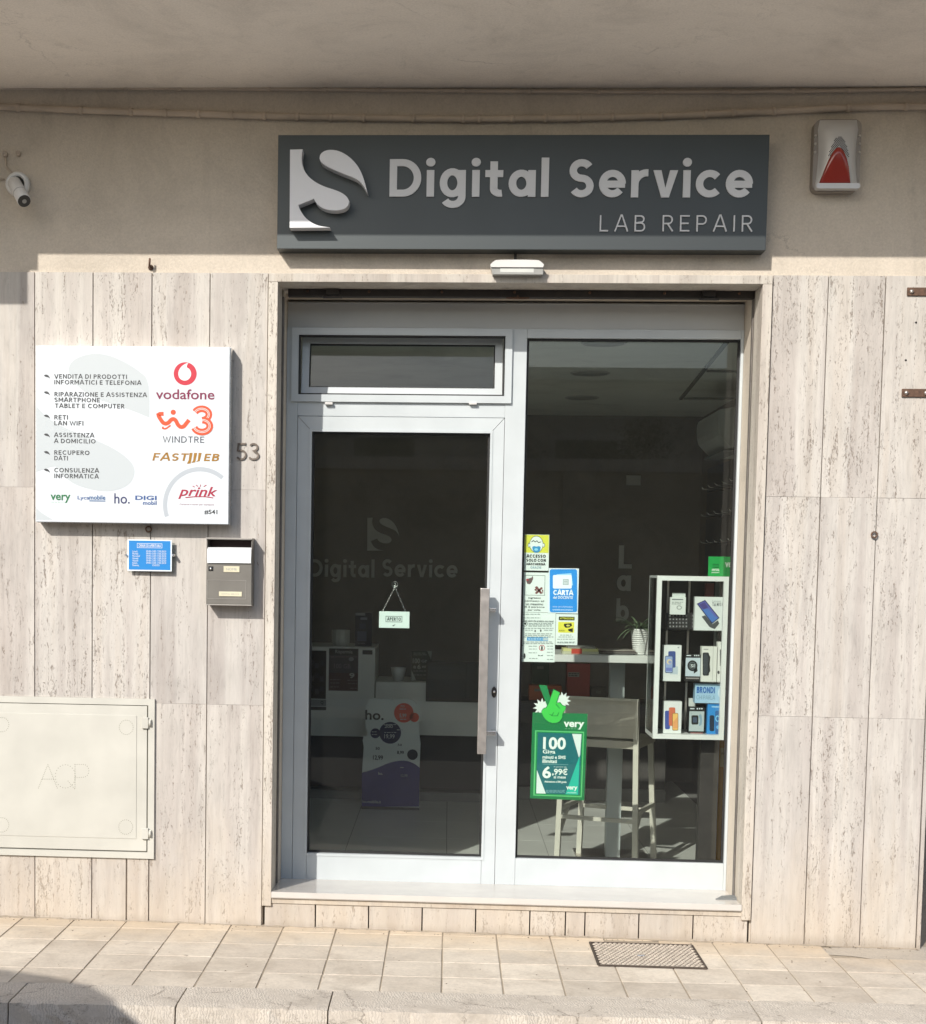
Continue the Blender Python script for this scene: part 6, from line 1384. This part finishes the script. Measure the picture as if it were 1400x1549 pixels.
# green hanging offer board
vp = thing('green_offer_board', 'green hanging offer board with a pointing hand and white burst behind the window', 'offer board', (*W(845, 1210, ND)[:1], ND, W(845, 1210, ND)[1]))
Zv = zm(780, 1020, 7.745); VD = ND + .001
def vpoly(pts, c, lift=.0006, name='print_field', thick=0): return px_poly(name, C(c), vp, Zv(pts), VD, lift, thick)
vpoly([(195, 445), (840, 462), (800, 1478), (165, 1452)], '0b7a44', .0, 'board', .0012)
star = lambda cx, cy, r0, r1, n, a0: [(cx + (r0 if k % 2 else r1) * math.cos(R(a0 + k * 180 / n)), cy + (r0 if k % 2 else r1) * math.sin(R(a0 + k * 180 / n))) for k in range(2 * n)]
vpoly(star(305, 385, 62, 108, 11, 10), 'dfe8e4', -.0004, 'burst', .0012); vpoly(star(545, 305, 60, 100, 11, 4), 'dfe8e4', -.0004, 'burst', .0012)
vpoly([(268, 122), (362, 130), (410, 300), (372, 385)], '11854a', .0014, 'hand_cutout', .0012)
vpoly(chaikin([(438, 172), (520, 212), (480, 330), (520, 325), (548, 362), (585, 370), (588, 400), (545, 470), (552, 505), (500, 575), (400, 578), (325, 520), (290, 440), (320, 395), (362, 385)], 1, 60), '0f7a40', .0028, 'hand_cutout', .0012)
vpoly(chaikin([(442, 182), (512, 216), (470, 335), (515, 332), (542, 368), (580, 376), (582, 400), (538, 470), (545, 502), (496, 566), (404, 569), (332, 514), (298, 440), (326, 402), (368, 392)], 1, 60), '3fc24e', .0042, 'hand_print')
for q in ([(380, 462), (420, 472), (440, 440), (446, 445), (430, 482), (480, 480), (500, 440), (505, 446), (492, 490), (420, 488)], [(470, 335), (478, 350), (520, 400), (512, 404), (466, 356)]): vpoly(q, '1f8f3c', .0048, 'hand_print')
def vtx(s, x0, y0, x1, y1, c='e4efe8', **kw): (p, q), (r_, t_) = Zv([(x0, y0), (x1, y1)]); return font_text(s, 'lettering', C(c), vp, p, q, r_, t_, VD, .0030, **kw)
vtx('very', 558, 556, 800, 645, bold=.035); vtx('mobile', 575, 630, 735, 642, '9fd0b0', spacing=1.5)
vpoly([(225, 655), (800, 672), (772, 1440), (203, 1420)], '5fc47a', .0018); vpoly([(240, 668), (786, 686), (760, 1426), (220, 1408)], '0f8a4c', .0021); vpoly([(258, 682), (772, 698), (746, 1412), (236, 1394)], '0d6a70', .0024)
vpoly([(658, 697), (768, 700), (752, 945), (738, 975)], 'd8e4e2', .0027); vpoly([(246, 1120), (350, 1397), (238, 1394)], 'd8e4e2', .0027); vpoly([(748, 950), (728, 1410), (580, 1404)], '19b8a0', .0027)
vtx('100', 318, 735, 585, 880, bold=.03); vtx('Giga', 314, 882, 462, 942, bold=.02); vtx('minuti e SMS', 312, 950, 582, 990, bold=.03); vtx('illimitati', 310, 996, 480, 1038, bold=.03); vtx('6', 310, 1075, 412, 1218, bold=.03); vtx(',99€', 425, 1102, 605, 1190, bold=.025); vtx('A partire da', 442, 1076, 592, 1094); vtx('al mese', 442, 1185, 585, 1220, bold=.02); vtx('Attivazione e SIM gratis', 334, 1246, 592, 1276, bold=.03); vtx('very', 588, 1312, 720, 1366, bold=.03); vtx('mobile', 600, 1378, 708, 1392)
(p, q), (r_, t_) = Zv([(310, 1052), (612, 1056)]); px_rect('rule', C('8ab8b8'), vp, p, q, r_, t_, VD, .003)
px_lines('small_print', C('6aa0a4'), vp, [(780 + 350 / 7.745, 780 + 575 / 7.745, 1020 + y / 7.745) for y in (1358, 1370, 1382)], VD, .003, 12, .5)
# APERTO sign on a chain and suction hook, inside the door glass
ap = thing('open_sign', 'small white APERTO sign hanging on a chain inside the door glass', 'sign', P3(596, 950, ND))
AD = ND + .012
a, b_, c_, t_ = rect(573, 925, 619, 950, AD); MB().box(a, b_, AD, AD + .003, c_, t_, .001).build('plate', C('d3e4df'), ap)
px_text('APERTO', 'lettering', C('1e2a2a'), ap, 585.5, 934, 606, 939, AD, w=.2, gap=.2); ring_rect(*rect(583, 932, 608, 941, AD), .0022, AD - .001, AD - .0004).build('print_frame', C('4a5656'), ap); px_poly('print_mark', C('5a6664'), ap, [(593, 946.5), (598, 944), (595, 947.5)], AD, .001)
hx_, hz_ = W(597, 884, ND)
MB().lathe([(0, 0.004), (0.009, 0.0035), (0.016, -.0025)], (hx_, ND + .003, hz_), 'y', 24).build('suction_cup', CLEAR, ap)
MB().tube([(hx_, ND + .004, hz_ + .006), (hx_ + .004, ND + .014, hz_ + .002), (hx_ + .001, ND + .016, hz_ - .010), (hx_ - .006, ND + .014, hz_ - .004)], .0026, 7).build('hook', 'steel_bright', ap)
for px_, py in ((577.5, 926.5), (613.5, 927)):
    e0 = Vector((hx_, AD + .002, hz_ - .012)); e1 = P3(px_, py, AD + .0015); n_ = 9
    for k in range(n_):
        p_ = e0.lerp(e1, (k + .5) / n_); dv = (e1 - e0).normalized(); sd_ = Vector((0, 1, 0)) if k % 2 else dv.cross(Vector((0, 1, 0))).normalized(); L = (e1 - e0).length / n_ * .72
        MB().tube([p_ + dv * L * math.cos(t) + sd_ * .0028 * math.sin(t) for t in [2 * math.pi * q / 12 for q in range(12)]], .0011, 5, True).build('chain_link', 'steel_bright', ap)

# ------------------------------------------------------------------ across the street (seen mirrored in the glass) and outside the frame
WY = -11.2
wall = thing('boundary_wall', 'shaded stone boundary wall with coping across the street', 'wall', (0, WY, -.13))
TUFA = plaster('tufa', (0.42, 0.37, 0.29), 0.5)
MB().box(-14, 14, WY - .3, WY, -.2, 2.92).build('masonry', TUFA, wall); MB().box(-14, 14, WY - .36, WY + .06, 2.921, 3.08, .01).build('coping', TRIM, wall); MB().box(-14, 14, WY - .001, WY + .03, 2.55, 2.62).build('string_course', TUFA, wall)
for k in range(8): MB().box(-13 + 3.6 * k, -12.6 + 3.6 * k, WY + .0005, WY + .12, -.2, 2.91, .01).build('pilaster', TUFA, wall)
struct('pavement_opposite', MB().box(-14, 14, WY + .002, WY + 1.1, -.3, 0.0), PAVE)
M('bark', (0.09, 0.065, 0.045), 0.9, 0, 0.3, 12, 0.5, 30); M('foliage', (0.06, 0.085, 0.035), 0.6, 0, 0.35, 3)
for i, (tx, h, lab) in enumerate(((-5.4, 4.6, 'low round tree behind the far end of the boundary wall'), (1.55, 3.85, 'narrow bushy tree behind the boundary wall coping'), (2.75, 4.1, 'taller spreading tree behind the boundary wall'))):
    ty = WY - 4.5; t = thing('street_tree', lab, 'tree', (tx, ty, -.13), 'trees behind the boundary wall'); r_ = random.Random(40 + i)
    m = MB().tube([(tx, ty, -.13), (tx + .05, ty, 1.2), (tx - .04, ty + .05, 2.4), (tx, ty, h * .75)], [.13, .10, .08, .03], 10)
    for k in range(6):
        a = k * 1.05; m.tube([(tx, ty, 1.9 + .15 * k), (tx + .5 * math.cos(a), ty + .5 * math.sin(a), 2.4 + .2 * k), (tx + .9 * math.cos(a), ty + .9 * math.sin(a), 2.8 + .2 * k)], [.05, .035, .012], 6)
    m.build('trunk', 'bark', t)
    cl = [Vector((tx + r_.gauss(0, .38), ty + r_.gauss(0, .4), h * .68 + r_.gauss(0, .42))) for _ in range(26)]; m = MB()
    for k in range(9000):
        c = r_.choice(cl); p = c + Vector((r_.gauss(0, .2), r_.gauss(0, .2), r_.gauss(0, .16)))
        if p.z > h: continue
        u = Vector((r_.gauss(0, 1), r_.gauss(0, 1), r_.gauss(0, 1))).normalized(); w = u.orthogonal().normalized(); s = r_.uniform(.02, .04)
        m.bm.faces.new([m.bm.verts.new(p + u * s), m.bm.verts.new(p + w * s * .5), m.bm.verts.new(p - u * s), m.bm.verts.new(p - w * s * .5)])
    tag(m.build('crown', 'foliage', t), kind='stuff')

HY0 = -17.0
oh2 = thing('opposite_house', 'pale single storey house with green shutters beyond the boundary wall', 'house', (0, HY0, -.13))
HW = plaster('house_wall', (0.50, 0.45, 0.37), 0.4)
MB().box(-13, 12, HY0 - 5, HY0, -.2, 4.75).build('wall', HW, oh2); rfh = MB().box(-13.2, 12.2, HY0 - 5.2, HY0 + .28, 4.751, 4.95, .02).build('roof', TRIM, oh2)
sub(MB().box(-3.2, -2.4, HY0 - 2.4, HY0 - 1.6, 4.951, 5.9, .02), 'chimney', HW, rfh, oh2)
M('shutter_green', (0.05, 0.085, 0.06), 0.6)
for k in range(7):
    x = -11 + 3.3 * k; wo = MB().box(x - .62, x + .62, HY0 + .0005, HY0 + .05, 1.9, 3.9, .01).build('window', TRIM, oh2); sub(MB().box(x - .5, x + .5, HY0 + .0505, HY0 + .07, 2.0, 3.8), 'shutter', 'shutter_green', wo, oh2)

def vehicle(name, lab, cat, prof, length, width, paint, glass_quads, wheels, loc, rot):
    """side profile (along x, up z) drawn across the width; built at the origin, then moved as one thing"""
    v = thing(name, lab, cat, (0, 0, 0)); m = MB(); hw = width / 2; pr = chaikin(prof, 1, 75); n = len(pr)
    secs = []
    for y, inset in ((-hw, .09), (-hw + .05, .03), (-hw + .14, 0), (hw - .14, 0), (hw - .05, .03), (hw, .09)):
        secs.append([m.bm.verts.new((x * (1 - inset / length), y, z - inset * .55 * (1 if z > .9 else 0) + (inset * .3 if z < .5 else 0))) for x, z in pr])
    for A, B in zip(secs, secs[1:]):
        for k in range(n): f = m.bm.faces.new((A[k], A[(k + 1) % n], B[(k + 1) % n], B[k])); f.smooth = True
    m.bm.faces.new(secs[0]); m.bm.faces.new(secs[-1][::-1]); m.build('body', paint, v)
    for q in glass_quads:
        for s in (-1, 1): MB().prism(q, s * (hw + .003) - .002, s * (hw + .003) + .002).build('side_window', 'car_glass', v)
    for wx, wr in wheels:
        for s in (-1, 1):
            c = (wx, s * (hw - .10), wr); w_ = MB().lathe([(wr * .55, -.11), (wr * .95, -.11), (wr, -.07), (wr, .07), (wr * .95, .11), (wr * .55, .11)], c, 'y', 28).build('wheel', 'tyre', v)
            sub(MB().lathe([(0, -.08), (wr * .5, -.1), (wr * .58, -.1), (wr * .58, .1), (wr * .5, .1), (0, .08)], c, 'y', 20), 'rim', 'steel', w_, v)
    xm = max(p[0] for p in prof)
    for s in (-1, 1): MB().obox((xm - .10, s * (hw - .25), .72), (1, 0, 0), (0, 1, 0), (0, 0, 1), .09, .16, .09, .03).build('headlight', 'lamp_lens', v)
    v.location = loc; v.rotation_euler = (0, 0, rot); return v
M('van_white', (0.72, 0.72, 0.71), 0.25, 0, 0.02, coat=.5); M('car_dark', (0.03, 0.035, 0.05), 0.2, 0.2, 0.02, coat=.8); M('car_glass', (0.02, 0.024, 0.026), 0.05); M('tyre', (0.02, 0.02, 0.02), 0.8)
vehicle('shadow_van', 'unseen white van added to cast the shadow on the left kerb', 'van', [(-2.4, .35), (2.30, .35), (2.42, .55), (2.36, .95), (1.95, 1.2), (1.6, 1.72), (1.2, 2.03), (.75, 2.17), (.2, 2.24), (-2.35, 2.26), (-2.42, 1.2)], 4.8, 1.8, 'van_white', [[(1.0, 1.25), (1.55, 1.25), (.95, 1.9), (.45, 1.9), (.45, 1.25)]], ((-1.5, .34), (1.5, .34)), (-3.86, -4.77, -.12), 0.0)  # out of view; roofline shaped to throw the shadow on pavement and kerb
vehicle('parked_car', 'dark blue car parked in the side street beyond the corner', 'car', [(-2.0, .3), (1.95, .3), (2.05, .5), (2.0, .78), (1.1, .92), (.45, 1.40), (-1.2, 1.45), (-1.85, 1.0), (-2.05, .8)], 4.1, 1.7, 'car_dark', [[(.9, .95), (.4, 1.34), (-.3, 1.36), (-.3, .95)], [(-.38, .95), (-.38, 1.36), (-1.15, 1.36), (-1.55, .95)]], ((-1.25, .31), (1.25, .31)), (4.6, 3.2, -.14), R(90))
cb = thing('corner_building', 'plain pale plastered house across the side street', 'building', (9, 6, 0))
MB().box(8.0, 14, -1, 16, -.3, 7).build('wall', PLASTER, cb)
for k in range(3): f_ = MB().box(7.985, 7.999, 1 + 4 * k, 2.2 + 4 * k, 1.0, 2.5).build('window', 'header_aluminium', cb); sub(MB().box(7.975, 7.984, 1.08 + 4 * k, 2.12 + 4 * k, 1.08, 2.42), 'pane', 'car_glass', f_, cb)
fh = thing('far_house', 'cream two storey house closing the far end of the side street', 'house', (6, 24, 0))
MB().box(0, 20, 22, 28, -.3, 7.5).build('wall', HW, fh); MB().box(-.2, 20.2, 21.7, 28.2, 7.501, 7.75, .02).build('roof', TRIM, fh)
for k in range(5):
    for z0_ in (.9, 4.2):
        x = 2 + 3.6 * k; wo = MB().box(x - .6, x + .6, 21.94, 21.9995, z0_, z0_ + 1.9, .01).build('window', TRIM, fh); sub(MB().box(x - .5, x + .5, 21.92, 21.9395, z0_ + .1, z0_ + 1.8), 'shutter', 'shutter_green', wo, fh)
for o in bpy.data.objects:
    if '_o' in o.keys(): del o['_o']
